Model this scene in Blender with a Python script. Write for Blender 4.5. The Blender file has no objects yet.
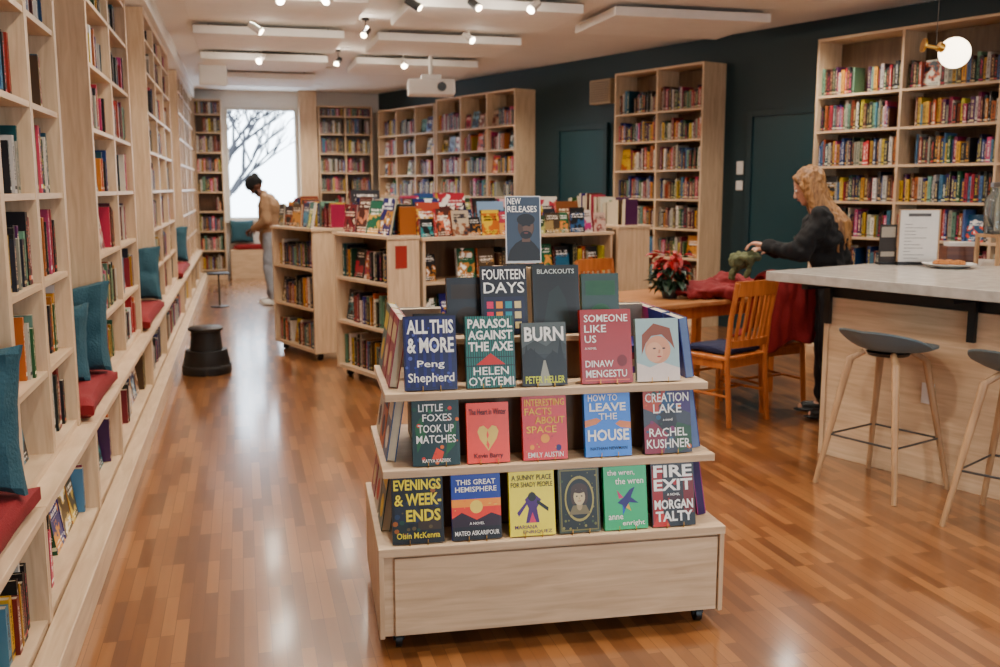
import bpy, bmesh, math, random
from mathutils import Vector, Matrix, Euler, noise
random.seed(11)
S=bpy.context.scene; COL=S.collection
R=math.radians
# ---------------------------------------------------------------- materials
def sc(c):
    return tuple(((x/255.)/12.92 if x/255.<=0.04045 else ((x/255.+.055)/1.055)**2.4) for x in c)
MC={}
def mat(name,rgb,rough=.5,metal=0.,emit=0.,trans=0.,coat=0.,spec=.5,bump=0.,bscale=60.):
    if name in MC: return MC[name]
    m=bpy.data.materials.new(name); m.use_nodes=True; nt=m.node_tree; b=nt.nodes['Principled BSDF']
    c=sc(rgb)+(1,)
    b.inputs['Base Color'].default_value=c; b.inputs['Roughness'].default_value=rough; b.inputs['Metallic'].default_value=metal
    b.inputs['Transmission Weight'].default_value=trans; b.inputs['Coat Weight'].default_value=coat
    b.inputs['Specular IOR Level'].default_value=spec
    if emit>0:
        b.inputs['Emission Color'].default_value=c; b.inputs['Emission Strength'].default_value=emit
    if trans==0 and emit==0:
        tc=nt.nodes.new('ShaderNodeTexCoord'); n=nt.nodes.new('ShaderNodeTexNoise'); n.inputs['Scale'].default_value=bscale
        nt.links.new(tc.outputs['Object'],n.inputs['Vector'])
        mx=nt.nodes.new('ShaderNodeMix'); mx.data_type='RGBA'; mx.blend_type='MULTIPLY'; mx.inputs['Factor'].default_value=.12
        mx.inputs['A'].default_value=c; nt.links.new(n.outputs['Fac'],mx.inputs['B']); nt.links.new(mx.outputs['Result'],b.inputs['Base Color'])
        if bump>0:
            bp=nt.nodes.new('ShaderNodeBump'); bp.inputs['Strength'].default_value=bump; bp.inputs['Distance'].default_value=.01
            nt.links.new(n.outputs['Fac'],bp.inputs['Height']); nt.links.new(bp.outputs['Normal'],b.inputs['Normal'])
    MC[name]=m; return m
def wood(name,c1,c2,stretch=(2,2,22),rough=.45,scale=1.6):
    if name in MC: return MC[name]
    m=bpy.data.materials.new(name); m.use_nodes=True; nt=m.node_tree; b=nt.nodes['Principled BSDF']; N=nt.nodes.new; L=nt.links.new
    tc=N('ShaderNodeTexCoord'); mp=N('ShaderNodeMapping'); mp.inputs['Scale'].default_value=stretch
    n=N('ShaderNodeTexNoise'); n.inputs['Scale'].default_value=scale; n.inputs['Detail'].default_value=6; n.inputs['Distortion'].default_value=.6
    cr=N('ShaderNodeValToRGB'); cr.color_ramp.elements[0].position=.3; cr.color_ramp.elements[1].position=.72
    cr.color_ramp.elements[0].color=sc(c1)+(1,); cr.color_ramp.elements[1].color=sc(c2)+(1,)
    L(tc.outputs['Object'],mp.inputs['Vector']); L(mp.outputs['Vector'],n.inputs['Vector']); L(n.outputs['Fac'],cr.inputs['Fac']); L(cr.outputs['Color'],b.inputs['Base Color'])
    b.inputs['Roughness'].default_value=rough
    MC[name]=m; return m
BIRCH=wood('birch_plywood',(190,158,124),(218,190,154),(22,22,2.2))
BIRCHH=wood('birch_plywood_horizontal',(192,161,127),(220,192,157),(2.2,10,26))
BIRCHD=wood('birch_interior_shaded',(92,66,44),(118,90,62),(14,14,2))  # birch darkened for inner backs: recess shade put into the colour
OAK=wood('honey_oak',(150,78,28),(192,112,50),(14,14,2),.35)
TABLEW=wood('table_oak',(138,86,46),(180,124,76),(3,18,3),.3)
LEGW=wood('stool_oak',(156,118,82),(184,146,106),(20,20,2))
TEAL=mat('teal_paint',(5,42,50),.5,bscale=3)
TEALD=mat('teal_door_paint',(8,54,62),.4,bscale=3)
WHITE=mat('white_paint',(226,222,216),.6)
CEIL=mat('ceiling_paint',(238,233,226),.8,bscale=2)
PANEL=mat('acoustic_panel',(243,239,233),.8,bscale=8)
BLACK=mat('black_metal',(12,12,13),.4)
DARK=mat('dark_plastic',(18,17,17),.45)
PAGES=mat('book_pages',(196,182,156),.8)
BRASS=mat('brass',(190,140,60),.28,1.)
STEEL=mat('steel',(150,150,150),.3,1.)
def ink(c,rough=.45):
    nm='ink_%d_%d_%d'%tuple(c)
    if min(c)<190:
        l=sum(c)/3; c=[max(0,min(255,(l+(x-l)*1.3)*.9)) for x in c]
    return mat(nm,c,rough)
def mathnode(nt):
    N=nt.nodes.new; L=nt.links.new
    def M(op,a,b_=None,c=None):
        n=N('ShaderNodeMath'); n.operation=op
        for k,x in enumerate((a,b_,c)):
            if x is None: continue
            if isinstance(x,(int,float)): n.inputs[k].default_value=x
            else: L(x,n.inputs[k])
        return n.outputs[0]
    return M
def book_common(nt,M):
    N=nt.nodes.new; L=nt.links.new
    uv=N('ShaderNodeTexCoord'); sp=N('ShaderNodeSeparateXYZ'); L(uv.outputs['UV'],sp.inputs[0]); oi=N('ShaderNodeObjectInfo')
    k=M('FLOOR',sp.outputs['X']); u=M('FRACT',sp.outputs['X']); v=sp.outputs['Y']
    rnd=M('FRACT',M('ADD',oi.outputs['Random'],M('MULTIPLY',k,.37713)))
    return u,v,rnd
def shift(nt,M,col,rnd,amt):
    N=nt.nodes.new; L=nt.links.new
    hs=N('ShaderNodeHueSaturation'); L(M('ADD',.5-amt/2,M('MULTIPLY',M('FRACT',M('MULTIPLY',rnd,7.31)),amt)),hs.inputs['Hue']); L(M('ADD',.5,M('MULTIPLY',M('FRACT',M('MULTIPLY',rnd,13.7)),.5)),hs.inputs['Value'])
    L(col,hs.inputs['Color']); return hs.outputs['Color']
def spine_mat(i,base,acc):
    m=bpy.data.materials.new('spine_print_%d'%i); m.use_nodes=True; nt=m.node_tree; b=nt.nodes['Principled BSDF']; N=nt.nodes.new; L=nt.links.new; M=mathnode(nt)
    u,v,rnd=book_common(nt,M)
    cx=N('ShaderNodeCombineXYZ'); L(M('MULTIPLY',u,3.),cx.inputs[0]); L(M('MULTIPLY',v,34.),cx.inputs[1]); L(M('MULTIPLY',rnd,60.),cx.inputs[2])
    nz=N('ShaderNodeTexNoise'); nz.inputs['Scale'].default_value=1.; L(cx.outputs[0],nz.inputs['Vector'])
    w=M('MULTIPLY',M('COMPARE',u,.5,.22),M('COMPARE',v,.55,.32))
    f=M('MULTIPLY',w,M('GREATER_THAN',nz.outputs['Fac'],.5))
    f=M('MAXIMUM',f,M('COMPARE',v,.1,.03))
    mx=N('ShaderNodeMix'); mx.data_type='RGBA'; mx.inputs['A'].default_value=sc(base)+(1,); mx.inputs['B'].default_value=sc(acc)+(1,)
    L(f,mx.inputs['Factor']); L(shift(nt,M,mx.outputs['Result'],rnd,.08),b.inputs['Base Color']); b.inputs['Roughness'].default_value=.45
    return m
def cover_mat(i,base,acc,txt):
    m=bpy.data.materials.new('cover_print_%d'%i); m.use_nodes=True; nt=m.node_tree; b=nt.nodes['Principled BSDF']; N=nt.nodes.new; L=nt.links.new; M=mathnode(nt)
    u,v,r0=book_common(nt,M)
    rnd=M('MULTIPLY',r0,50.)
    c1=N('ShaderNodeCombineXYZ'); L(M('MULTIPLY',u,2.6),c1.inputs[0]); L(M('MULTIPLY',v,3.6),c1.inputs[1]); L(rnd,c1.inputs[2])
    n1=N('ShaderNodeTexNoise'); n1.inputs['Scale'].default_value=1.; n1.inputs['Detail'].default_value=2; L(c1.outputs[0],n1.inputs['Vector'])
    lim=M('ADD',.45,M('MULTIPLY',M('FRACT',M('MULTIPLY',r0,5.9)),.5))
    blob_=M('MULTIPLY',M('GREATER_THAN',n1.outputs['Fac'],.5),M('LESS_THAN',v,lim))
    bl2=M('GREATER_THAN',n1.outputs['Fac'],.6)
    c2=N('ShaderNodeCombineXYZ'); L(M('MULTIPLY',u,16.),c2.inputs[0]); L(M('MULTIPLY',v,9.),c2.inputs[1]); L(rnd,c2.inputs[2])
    n2=N('ShaderNodeTexNoise'); n2.inputs['Scale'].default_value=1.; L(c2.outputs[0],n2.inputs['Vector'])
    stripe=M('COMPARE',M('FRACT',M('MULTIPLY',v,9.)),.5,.3)
    wz=M('MAXIMUM',M('COMPARE',v,M('ADD',.62,M('MULTIPLY',M('FRACT',M('MULTIPLY',r0,3.3)),.22)),.1),M('COMPARE',v,.11,.05))
    t=M('MULTIPLY',M('MULTIPLY',stripe,wz),M('MULTIPLY',M('COMPARE',u,.5,.38),M('GREATER_THAN',n2.outputs['Fac'],.45)))
    a=N('ShaderNodeMix'); a.data_type='RGBA'; a.inputs['A'].default_value=sc(base)+(1,); a.inputs['B'].default_value=sc(acc)+(1,); L(blob_,a.inputs['Factor'])
    a2=N('ShaderNodeMix'); a2.data_type='RGBA'; L(shift(nt,M,a.outputs['Result'],r0,.12),a2.inputs['A']); a2.inputs['B'].default_value=sc(txt)+(1,); L(M('MULTIPLY',bl2,M('GREATER_THAN',M('FRACT',M('MULTIPLY',r0,11.1)),.6)),a2.inputs['Factor'])
    c=N('ShaderNodeMix'); c.data_type='RGBA'; L(a2.outputs['Result'],c.inputs['A']); c.inputs['B'].default_value=sc(txt)+(1,); L(t,c.inputs['Factor'])
    L(c.outputs['Result'],b.inputs['Base Color']); b.inputs['Roughness'].default_value=.4
    return m
# ---------------------------------------------------------------- mesh builder
TXT={}
HEAVY={'FIRE','EXIT','MORGAN','TALTY','BURN','PARASOL','AGAINST','THE AXE','ALL','THIS','& MORE','EVENINGS','WEEK-','ENDS','HOUSE','LEAVE'}
def text_geo(s):
    if s in TXT: return TXT[s]
    cu=bpy.data.curves.new('tmp','FONT'); cu.body=s; cu.offset=.028 if s in HEAVY else .01; cu.resolution_u=2; cu.fill_mode='FRONT'
    o=bpy.data.objects.new('tmp',cu); COL.objects.link(o)
    dg=bpy.context.evaluated_depsgraph_get(); me=bpy.data.meshes.new_from_object(o.evaluated_get(dg))
    vs=[v.co.copy() for v in me.vertices]; fs=[tuple(p.vertices) for p in me.polygons]
    bpy.data.objects.remove(o); bpy.data.curves.remove(cu); bpy.data.meshes.remove(me)
    x0=min(v.x for v in vs);x1=max(v.x for v in vs);y0=min(v.y for v in vs);y1=max(v.y for v in vs)
    vs=[((v.x-x0)/(x1-x0),(v.y-y0)/(y1-y0)) for v in vs]
    TXT[s]=(vs,fs); return TXT[s]
class MB:
    def __init__(s): s.v=[];s.f=[];s.m=[];s.uv={}
    def add(s,vs,fs,mi=0,M=None,uvs=None):
        o=len(s.v)
        for v in vs:
            v=Vector(v); s.v.append(M@v if M else v)
        for k,f in enumerate(fs):
            if uvs and uvs[k]: s.uv[len(s.f)]=uvs[k]
            s.f.append(tuple(i+o for i in f)); s.m.append(mi)
    def box(s,x0,x1,y0,y1,z0,z1,mi=0,M=None):
        s.add([(x0,y0,z0),(x1,y0,z0),(x1,y1,z0),(x0,y1,z0),(x0,y0,z1),(x1,y0,z1),(x1,y1,z1),(x0,y1,z1)],
              [(0,3,2,1),(4,5,6,7),(0,1,5,4),(1,2,6,5),(2,3,7,6),(3,0,4,7)],mi,M)
    def tube(s,pts,r,n=10,mi=0,M=None,closed=False):
        pts=[Vector(p) for p in pts]; rs=r if isinstance(r,(list,tuple)) else [r]*len(pts)
        vs=[];fs=[];prev=None;K=len(pts)
        for i,p in enumerate(pts):
            if closed: t=(pts[(i+1)%K]-pts[i-1])
            else: t=(pts[min(i+1,K-1)]-pts[max(i-1,0)])
            t.normalize()
            if prev is None:
                a=Vector((0,0,1)) if abs(t.z)<.9 else Vector((1,0,0)); nrm=(a-t*a.dot(t)).normalized()
            else: nrm=(prev-t*prev.dot(t)).normalized()
            prev=nrm; bn=t.cross(nrm)
            for k in range(n):
                a=2*math.pi*k/n; vs.append(p+(nrm*math.cos(a)+bn*math.sin(a))*rs[i])
        segs=K if closed else K-1
        for i in range(segs):
            j=(i+1)%K
            for k in range(n): fs.append((i*n+k,i*n+(k+1)%n,j*n+(k+1)%n,j*n+k))
        if not closed:
            fs.append(tuple(range(n))[::-1]); fs.append(tuple((K-1)*n+k for k in range(n)))
        s.add(vs,fs,mi,M)
    def cyl(s,p0,p1,r0,r1=None,n=16,mi=0,M=None): s.tube([p0,p1],[r0,r0 if r1 is None else r1],n,mi,M)
    def lathe(s,prof,n=32,mi=0,M=None):
        vs=[];fs=[];K=len(prof)
        for r,z in prof:
            for k in range(n):
                a=2*math.pi*k/n; vs.append((r*math.cos(a),r*math.sin(a),z))
        for i in range(K-1):
            for k in range(n): fs.append((i*n+k,i*n+(k+1)%n,(i+1)*n+(k+1)%n,(i+1)*n+k))
        if prof[0][0]>0: fs.append(tuple(range(n))[::-1])
        if prof[-1][0]>0: fs.append(tuple((K-1)*n+k for k in range(n)))
        s.add(vs,fs,mi,M)
    def poly(s,pts,y,mi=0,M=None):
        s.add([(p[0],y,p[1]) for p in pts],[tuple(range(len(pts)))],mi,M)
    def text(s,t,x0,x1,z0,z1,y,mi=0,M=None):
        vs,fs=text_geo(t); s.add([(x0+a*(x1-x0),y,z0+b*(z1-z0)) for a,b in vs],fs,mi,M)
    def obj(s,name,mats,parent=None,M=None,bevel=0,smooth=False,label=None,cat=None,group=None,kind=None,recalc=False):
        me=bpy.data.meshes.new(name); me.from_pydata([tuple(v) for v in s.v],[],s.f)
        if not isinstance(mats,(list,tuple)): mats=[mats]
        for m in mats: me.materials.append(m)
        for p,i in zip(me.polygons,s.m): p.material_index=i
        if s.uv:
            ul=me.uv_layers.new(name='UVMap')
            for p in me.polygons:
                u=s.uv.get(p.index)
                for k,li in enumerate(p.loop_indices): ul.data[li].uv=u[k] if u else (0.001,.98)
        if recalc:
            bm=bmesh.new(); bm.from_mesh(me); bmesh.ops.remove_doubles(bm,verts=bm.verts,dist=1e-5); bmesh.ops.recalc_face_normals(bm,faces=bm.faces); bm.to_mesh(me); bm.free()
        if smooth:
            for p in me.polygons: p.use_smooth=True
            me.set_sharp_from_angle(angle=R(38))
        me.update(); return put(me,name,parent,M,bevel,label,cat,group,kind)
def put(me,name,parent=None,M=None,bevel=0,label=None,cat=None,group=None,kind=None):
    o=bpy.data.objects.new(name,me); COL.objects.link(o)
    if M is not None: o.matrix_world=M
    if parent: o.parent=parent
    if bevel:
        b=o.modifiers.new('bevel','BEVEL'); b.width=bevel; b.segments=2; b.limit_method='ANGLE'
    tag(o,label,cat,group,kind); return o
def tag(o,label=None,cat=None,group=None,kind=None):
    if label:o['label']=label
    if cat:o['category']=cat
    if group:o['group']=group
    if kind:o['kind']=kind
def empty(name,M,label,cat,group=None):
    o=bpy.data.objects.new(name,None); o.empty_display_size=.05; COL.objects.link(o); o.matrix_world=M; tag(o,label,cat,group); return o
def dup(root,M,label=None):
    kids=[c for c in bpy.data.objects if c.parent==root]
    n=root.copy(); COL.objects.link(n); n.matrix_world=M
    if label:n['label']=label
    for k in kids:
        gk=[q for q in bpy.data.objects if q.parent==k]
        c=k.copy(); COL.objects.link(c); c.parent=n
        for g in gk:
            h=g.copy(); COL.objects.link(h); h.parent=c
    return n
def TR(x,y,z=0,rz=0,rx=0,ry=0): return Matrix.Translation((x,y,z))@Euler((R(rx),R(ry),R(rz))).to_matrix().to_4x4()
CEILZ=3.2
# camera --------------------------------------------------------------
cam=bpy.data.cameras.new('camera'); co=bpy.data.objects.new('camera',cam); COL.objects.link(co)
co.location=(0,0,1.55); co.rotation_euler=(R(90-8.5),0,R(-14.8)); cam.lens=35; cam.sensor_width=36; cam.clip_start=.05
cam.dof.use_dof=True; cam.dof.focus_distance=3.3; cam.dof.aperture_fstop=3.5
S.camera=co
def proj(p):
    a=R(14.8);q=R(8.5);X,Y,Z=p[0],p[1],p[2]-1.55
    r=X*math.cos(a)-Y*math.sin(a);f=X*math.sin(a)+Y*math.cos(a)
    d=f*math.cos(q)-Z*math.sin(q)
    if d<.1: return None
    return 500+972*r/d,333.5-972*(Z*math.cos(q)+f*math.sin(q))/d,d
# ---------------------------------------------------------------- room shell
XL=-1.12
def RW(s,off=0): return (5.67-.342*s-.94*off, 8.69+.94*s-.342*off)
m=bpy.data.materials.new('oak_strip_floor'); m.use_nodes=True; nt=m.node_tree; b=nt.nodes['Principled BSDF']; N=nt.nodes.new; L=nt.links.new
tc=N('ShaderNodeTexCoord'); mp=N('ShaderNodeMapping'); mp.inputs['Rotation'].default_value=(0,0,R(90)); L(tc.outputs['Object'],mp.inputs['Vector'])
br=N('ShaderNodeTexBrick'); br.inputs['Scale'].default_value=1; br.inputs['Brick Width'].default_value=.34; br.inputs['Row Height'].default_value=.047; br.inputs['Mortar Size'].default_value=.0011
br.offset=.37; br.offset_frequency=3; br.inputs['Color1'].default_value=(0,0,0,1); br.inputs['Color2'].default_value=(1,1,1,1); br.inputs['Mortar'].default_value=(0,0,0,1); br.inputs['Bias'].default_value=0
L(mp.outputs['Vector'],br.inputs['Vector'])
gr=N('ShaderNodeTexNoise'); mp2=N('ShaderNodeMapping'); mp2.inputs['Scale'].default_value=(40,3,1); L(tc.outputs['Object'],mp2.inputs['Vector']); L(mp2.outputs['Vector'],gr.inputs['Vector']); gr.inputs['Scale'].default_value=1; gr.inputs['Detail'].default_value=5
ad=N('ShaderNodeMix'); ad.data_type='RGBA'; ad.inputs['Factor'].default_value=.25; L(br.outputs['Color'],ad.inputs['A']); L(gr.outputs['Fac'],ad.inputs['B'])
cr=N('ShaderNodeValToRGB'); L(ad.outputs['Result'],cr.inputs['Fac'])
cr.color_ramp.elements[0].position=.0; cr.color_ramp.elements[0].color=sc((88,50,24))+(1,); cr.color_ramp.elements[1].position=1; cr.color_ramp.elements[1].color=sc((160,106,58))+(1,)
e_=cr.color_ramp.elements.new(.5); e_.color=sc((126,78,40))+(1,)
L(cr.outputs['Color'],b.inputs['Base Color']); b.inputs['Roughness'].default_value=.3; b.inputs['Specular IOR Level'].default_value=.5
b.inputs['Coat Weight'].default_value=1.; b.inputs['Coat Roughness'].default_value=.13
bp=N('ShaderNodeBump'); bp.inputs['Strength'].default_value=.1; bp.inputs['Distance'].default_value=.003; L(gr.outputs['Fac'],bp.inputs['Height']); L(bp.outputs['Normal'],b.inputs['Normal'])
FLOOR=m
xr=lambda y:5.67-(y-8.69)/.94*.342
def shell(name,mb,mats,**k): return mb.obj(name,mats,kind='structure',**k)
mb=MB(); mb.add([(XL,-3.5,0),(xr(-3.5),-3.5,0),(xr(17.6),17.6,0),(XL,17.6,0),(XL,-3.5,-.1),(xr(-3.5),-3.5,-.1),(xr(17.6),17.6,-.1),(XL,17.6,-.1)],
 [(0,1,2,3),(4,7,6,5),(0,4,5,1),(1,5,6,2),(2,6,7,3),(3,7,4,0)]); shell('floor',mb,FLOOR)
mb=MB(); mb.add([(XL,-3.5,CEILZ),(xr(-3.5),-3.5,CEILZ),(xr(17.6),17.6,CEILZ),(XL,17.6,CEILZ),(XL,-3.5,CEILZ+.1),(xr(-3.5),-3.5,CEILZ+.1),(xr(17.6),17.6,CEILZ+.1),(XL,17.6,CEILZ+.1)],
 [(3,2,1,0),(5,6,7,4),(0,1,5,4),(1,2,6,5),(2,3,7,6),(3,0,4,7)]); shell('ceiling',mb,CEIL)
mb=MB(); mb.box(XL-.12,XL,-3.5,17.7,0,CEILZ); shell('wall_left',mb,WHITE)
WX0,WX1,WZ0,WZ1=-.22,1.0,1.0,2.92
mb=MB(); mb.box(XL,WX0,17.6,17.75,0,CEILZ); mb.box(WX1,2.6,17.6,17.75,0,CEILZ); mb.box(WX0,WX1,17.6,17.75,0,WZ0); mb.box(WX0,WX1,17.6,17.75,WZ1,CEILZ); shell('wall_back',mb,WHITE)
MW=TR(5.67,8.69,0,-70)
mb=MB(); mb.box(-9.6,13.2,0,.12,0,CEILZ); shell('wall_right',mb,TEAL,M=MW)
mb=MB(); mb.box(XL,1.4,-3.62,-3.5,0,CEILZ); mb.box(4.6,10.2,-3.62,-3.5,0,CEILZ); mb.box(1.4,4.6,-3.62,-3.5,0,1.0); mb.box(1.4,4.6,-3.62,-3.5,2.4,CEILZ); shell('wall_front',mb,WHITE)  # unseen opening in this wall added to let in fill light
mb=MB(); mb.box(XL,-.68,1.0,17.3,3.03,CEILZ); shell('trim_1',mb,PANEL)
mb=MB(); mb.box(-.66,-.58,1.0,17.25,.0,.13); shell('baseboard_left',mb,wood('birch_skirting',(190,158,124),(216,188,152),(20,2,20)),bevel=.004)
mb=MB(); mb.box(-.03,.08,-.02,-.001,0,.1); mb.box(-3.35,-2.85,-.02,-.001,0,.1)
shell('baseboard_right',mb,TEALD,M=MW)
mb=MB(); t=.05
mb.box(WX0,WX0+t,17.58,17.72,WZ0,WZ1);mb.box(WX1-t,WX1,17.58,17.72,WZ0,WZ1);mb.box(WX0+t,WX1-t,17.58,17.72,WZ0,WZ0+t);mb.box(WX0+t,WX1-t,17.58,17.72,WZ1-t,WZ1)
mb.box(WX0-.06,WX1+.06,17.5,17.6,WZ0-.04,WZ0)
shell('window_1',mb,mat('window_frame',(205,200,192),.5))
mb=MB(); mb.box(WX1+.02,1.32,17.35,17.6,0,CEILZ); shell('trim_2',mb,BIRCH)
def door(n,x0,x1):
    mb=MB(); mb.box(x0,x1,-.03,-.001,0,2.3); e=mb.obj(n,TEALD,M=MW,kind='structure',bevel=.003)
    mb=MB(); mb.box(x0-.07,x0,-.05,-.001,0,2.37); mb.box(x1,x1+.07,-.05,-.001,0,2.37); mb.box(x0,x1,-.05,-.001,2.3,2.37); mb.obj('door_frame',TEAL,parent=e,bevel=.003)
    mb=MB(); mb.cyl((x1-.08,-.03,1.05),(x1-.08,-.08,1.05),.012); mb.cyl((x1-.08,-.08,1.05),(x1-.2,-.08,1.05),.01); mb.obj('door_handle',STEEL,parent=e)
door('door_1',-.93,-.1); door('door_2',-4.25,-3.35)
for z,hh in ((1.58,.05),(1.77,.07)):
    mb=MB(); mb.box(-1.16,-1.07,-.014,-.001,z-hh,z+hh); o=mb.obj('light_switch',WHITE,M=MW,bevel=.002,label='white light switch plate on dark teal wall',cat='switch',group='wall switches')
    mb=MB(); mb.box(-1.13,-1.1,-.02,-.014,z-.03,z+.03); mb.obj('rocker',WHITE,parent=o)
mb=MB(); mb.box(-3.55,-3.15,-.12,-.001,2.6,2.9); o=mb.obj('wall_speaker',mat('speaker_case',(170,146,116),.6),M=MW,bevel=.01,label='beige box speaker mounted high on teal wall',cat='speaker')
mb=MB()
for k in range(9): mb.box(-3.52,-3.18,-.127,-.12,2.63+k*.028,2.645+k*.028)
mb.obj('grille',mat('speaker_grille',(120,102,84),.7),parent=o)
# ---------------------------------------------------------------- book registry
PAL=[((14,18,44),(220,200,140)),((10,10,12),(220,220,215)),((222,214,196),(40,40,60)),((140,12,16),(240,225,200)),((6,74,86),(240,235,210)),((205,140,20),(40,25,20)),
((196,66,12),(250,235,210)),((200,60,96),(250,245,240)),((16,76,34),(235,225,180)),((80,38,18),(225,190,120)),((70,116,160),(20,30,50)),((10,12,18),(190,30,30)),
((20,40,120),(240,240,240)),((74,16,78),(240,220,160)),((176,170,152),(50,90,80)),((34,34,38),(235,180,60)),((216,180,30),(30,30,30)),((110,10,34),(230,200,180)),
((12,28,24),(200,180,120)),((110,156,130),(40,40,40)),((232,226,218),(20,20,20)),((6,36,100),(250,220,60)),((170,36,24),(20,20,20)),((16,12,18),(210,60,60))]
SP=[spine_mat(i,a,b) for i,(a,b) in enumerate(PAL)]
CP=[((190,34,20),(240,180,50),(250,245,235)),((14,36,100),(90,180,215),(250,250,240)),((232,224,204),(190,30,30),(30,30,40)),((14,14,20),(190,110,30),(240,235,225)),((12,104,84),(240,196,60),(250,250,240)),
((236,170,20),(200,46,24),(30,25,25)),((90,60,40),(230,150,70),(250,240,220)),((140,190,210),(16,54,100),(30,30,40)),((220,86,26),(40,20,50),(250,240,230)),((44,72,34),(205,186,110),(250,245,230)),((240,234,226),(20,90,170),(180,20,30)),((136,10,22),(20,12,18),(240,220,190)),
((86,56,34),(210,160,100),(250,240,220)),((12,12,16),(40,120,150),(240,240,235)),((236,200,180),(170,60,60),(40,30,40)),((46,46,56),(200,44,36),(240,235,225)),((16,64,130),(240,130,20),(250,250,245)),((220,210,186),(40,80,44),(30,40,30))]
CV=[cover_mat(i,*c) for i,c in enumerate(CP)]
Q01=[(0.001,0),(.999,0),(.999,1),(.001,1)]
def unit_book(name,cm,pm,front=None):
    mb=MB()
    def bx(x0,x1,y0,y1,z0,z1,mi,spine=False,cover=False):
        vs=[(x0,y0,z0),(x1,y0,z0),(x1,y1,z0),(x0,y1,z0),(x0,y0,z1),(x1,y0,z1),(x1,y1,z1),(x0,y1,z1)]
        fs=[(0,3,2,1),(4,5,6,7),(0,1,5,4),(1,2,6,5),(2,3,7,6),(3,0,4,7)]
        uv=[None]*6
        if spine: uv[2]=Q01
        o=len(mb.f)
        mb.add(vs,fs,mi,None,uv)
        if cover:
            mb.uv[o+3]=Q01; mb.m[o+3]=2
    bx(0,.1,.02,1,0,1,0); bx(.9,1,.02,1,0,1,0,cover=front is not None); bx(0,1,0,.02,0,1,0,spine=True); bx(.1,.9,.02,.96,.02,.98,1)
    ms=[cm,pm]+([front] if front else [])
    o=mb.obj(name,ms); me=o.data; bpy.data.objects.remove(o); return me
BM=[unit_book('book',SP[i],PAGES) for i in range(len(SP))]
FM=[unit_book('book',SP[(i*5)%len(SP)],PAGES,CV[i]) for i in range(len(CV))]
BOOKS=[]
lastf=[0]
def reg(M,t,d,h,face,group,ci=None):
    if ci is None:
        ci=random.randrange(len(FM) if face else len(BM))
        if face:
            while ci in lastf[-5:]: ci=random.randrange(len(FM))
            lastf.append(ci)
    BOOKS.append((M,t,d,h,face,ci,group))
def fill(M,x0,x1,z,clear,y0,group,dens=.85,fo=.12,depth=.3,hm=None):
    x=x0+random.uniform(.0,.02)
    while x<x1-.03:
        if random.random()<fo and x1-x>.2 and depth>.12:
            h=min(clear-.02,random.uniform(.2,.26)); w=h*.68
            m=M@TR(x,y0+.035,z+.001)@Matrix.Rotation(R(-8),4,'X')@Matrix.Rotation(R(-90),4,'Z')@Matrix.Translation((-.028,0,0))
            reg(m,.025,w,h,True,group); x+=w+random.uniform(.01,.04); continue
        if random.random()>dens:
            x+=random.uniform(.06,.3*(1.1-dens)+.1); continue
        run=random.randint(5,14); base=random.uniform(.2,.25)
        for k in range(run):
            t=random.uniform(.014,.04)
            if x+t>x1-.003: x=x1; break
            h=min(clear-.015,base+random.uniform(-.04,.035)) if hm is None else min(clear-.01,hm*random.uniform(.85,1))
            dd=min(depth-.02,h*.66)
            reg(M@TR(x,y0+random.uniform(0,.022),z+.0005),t-.0008,dd,h,False,group); x+=t
# ---------------------------------------------------------------- bookcase
def bookcase(M,bays,depth,H,zs,label,group,plinth=.1,fo=.12,dens=.85,top=1,casters=False,wm=BIRCH,hm=None,y0b=.03,th=.024):
    W=sum(bays); e=empty('bookcase',M,label,'bookcase')
    zb=.07 if casters else 0
    for x in (0,W-th):
        mb=MB(); mb.box(x,x+th,0,depth,zb,H); mb.obj('side_panel',wm,parent=e,bevel=.0015)
    x=0; xs=[0]
    for bw in bays: x+=bw; xs.append(x)
    for x in xs[1:-1]:
        mb=MB(); mb.box(x-th/2,x+th/2,.004,depth-.012,zb+plinth,H-.02); mb.obj('divider',wm,parent=e)
    mb=MB(); mb.box(th,W-th,.008,depth-.012,zb,zb+plinth); mb.obj('plinth',BIRCHH,parent=e)
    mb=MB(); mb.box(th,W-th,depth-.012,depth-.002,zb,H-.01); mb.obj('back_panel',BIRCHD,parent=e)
    mb=MB()
    if top==1: mb.box(th,W-th,0,depth-.012,H-th,H)
    else: mb.box(-.01,W+.01,-.012,depth,H,H+.025)
    mb.obj('top_panel',BIRCHH,parent=e,bevel=.0015)
    allz=sorted(zs)
    for bi in range(len(bays)):
        xa=xs[bi]+(th if bi==0 else th/2); xb=xs[bi+1]-(th if bi==len(bays)-1 else th/2)
        for k,z in enumerate(allz):
            if z>zb+plinth+.03:
                mb=MB(); mb.box(xa,xb,.006,depth-.012,z-.022,z); mb.obj('shelf',BIRCHH,parent=e)
            nxt=(allz[k+1]-.022 if k+1<len(allz) else H-th)
            zz=max(z,zb+plinth)
            fill(M,xa,xb,zz,nxt-zz,y0b+random.uniform(0,.03),group,dens,fo,depth-.06,hm)
    if casters:
        for x in (.08,W-.08):
            for y in (.08,depth-.08):
                mb=MB(); mb.cyl((x-.012,y,.03),(x+.012,y,.03),.03,n=16); mb.cyl((x,y,.05),(x,y,zb),.012,n=10); mb.obj('caster',BLACK,parent=e,smooth=True)
    return e
REDC=mat('red_fabric',(128,8,18),.85,bump=.3,bscale=150); TEALC=mat('teal_velvet',(30,76,90),.8,bump=.5,bscale=90)
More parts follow.
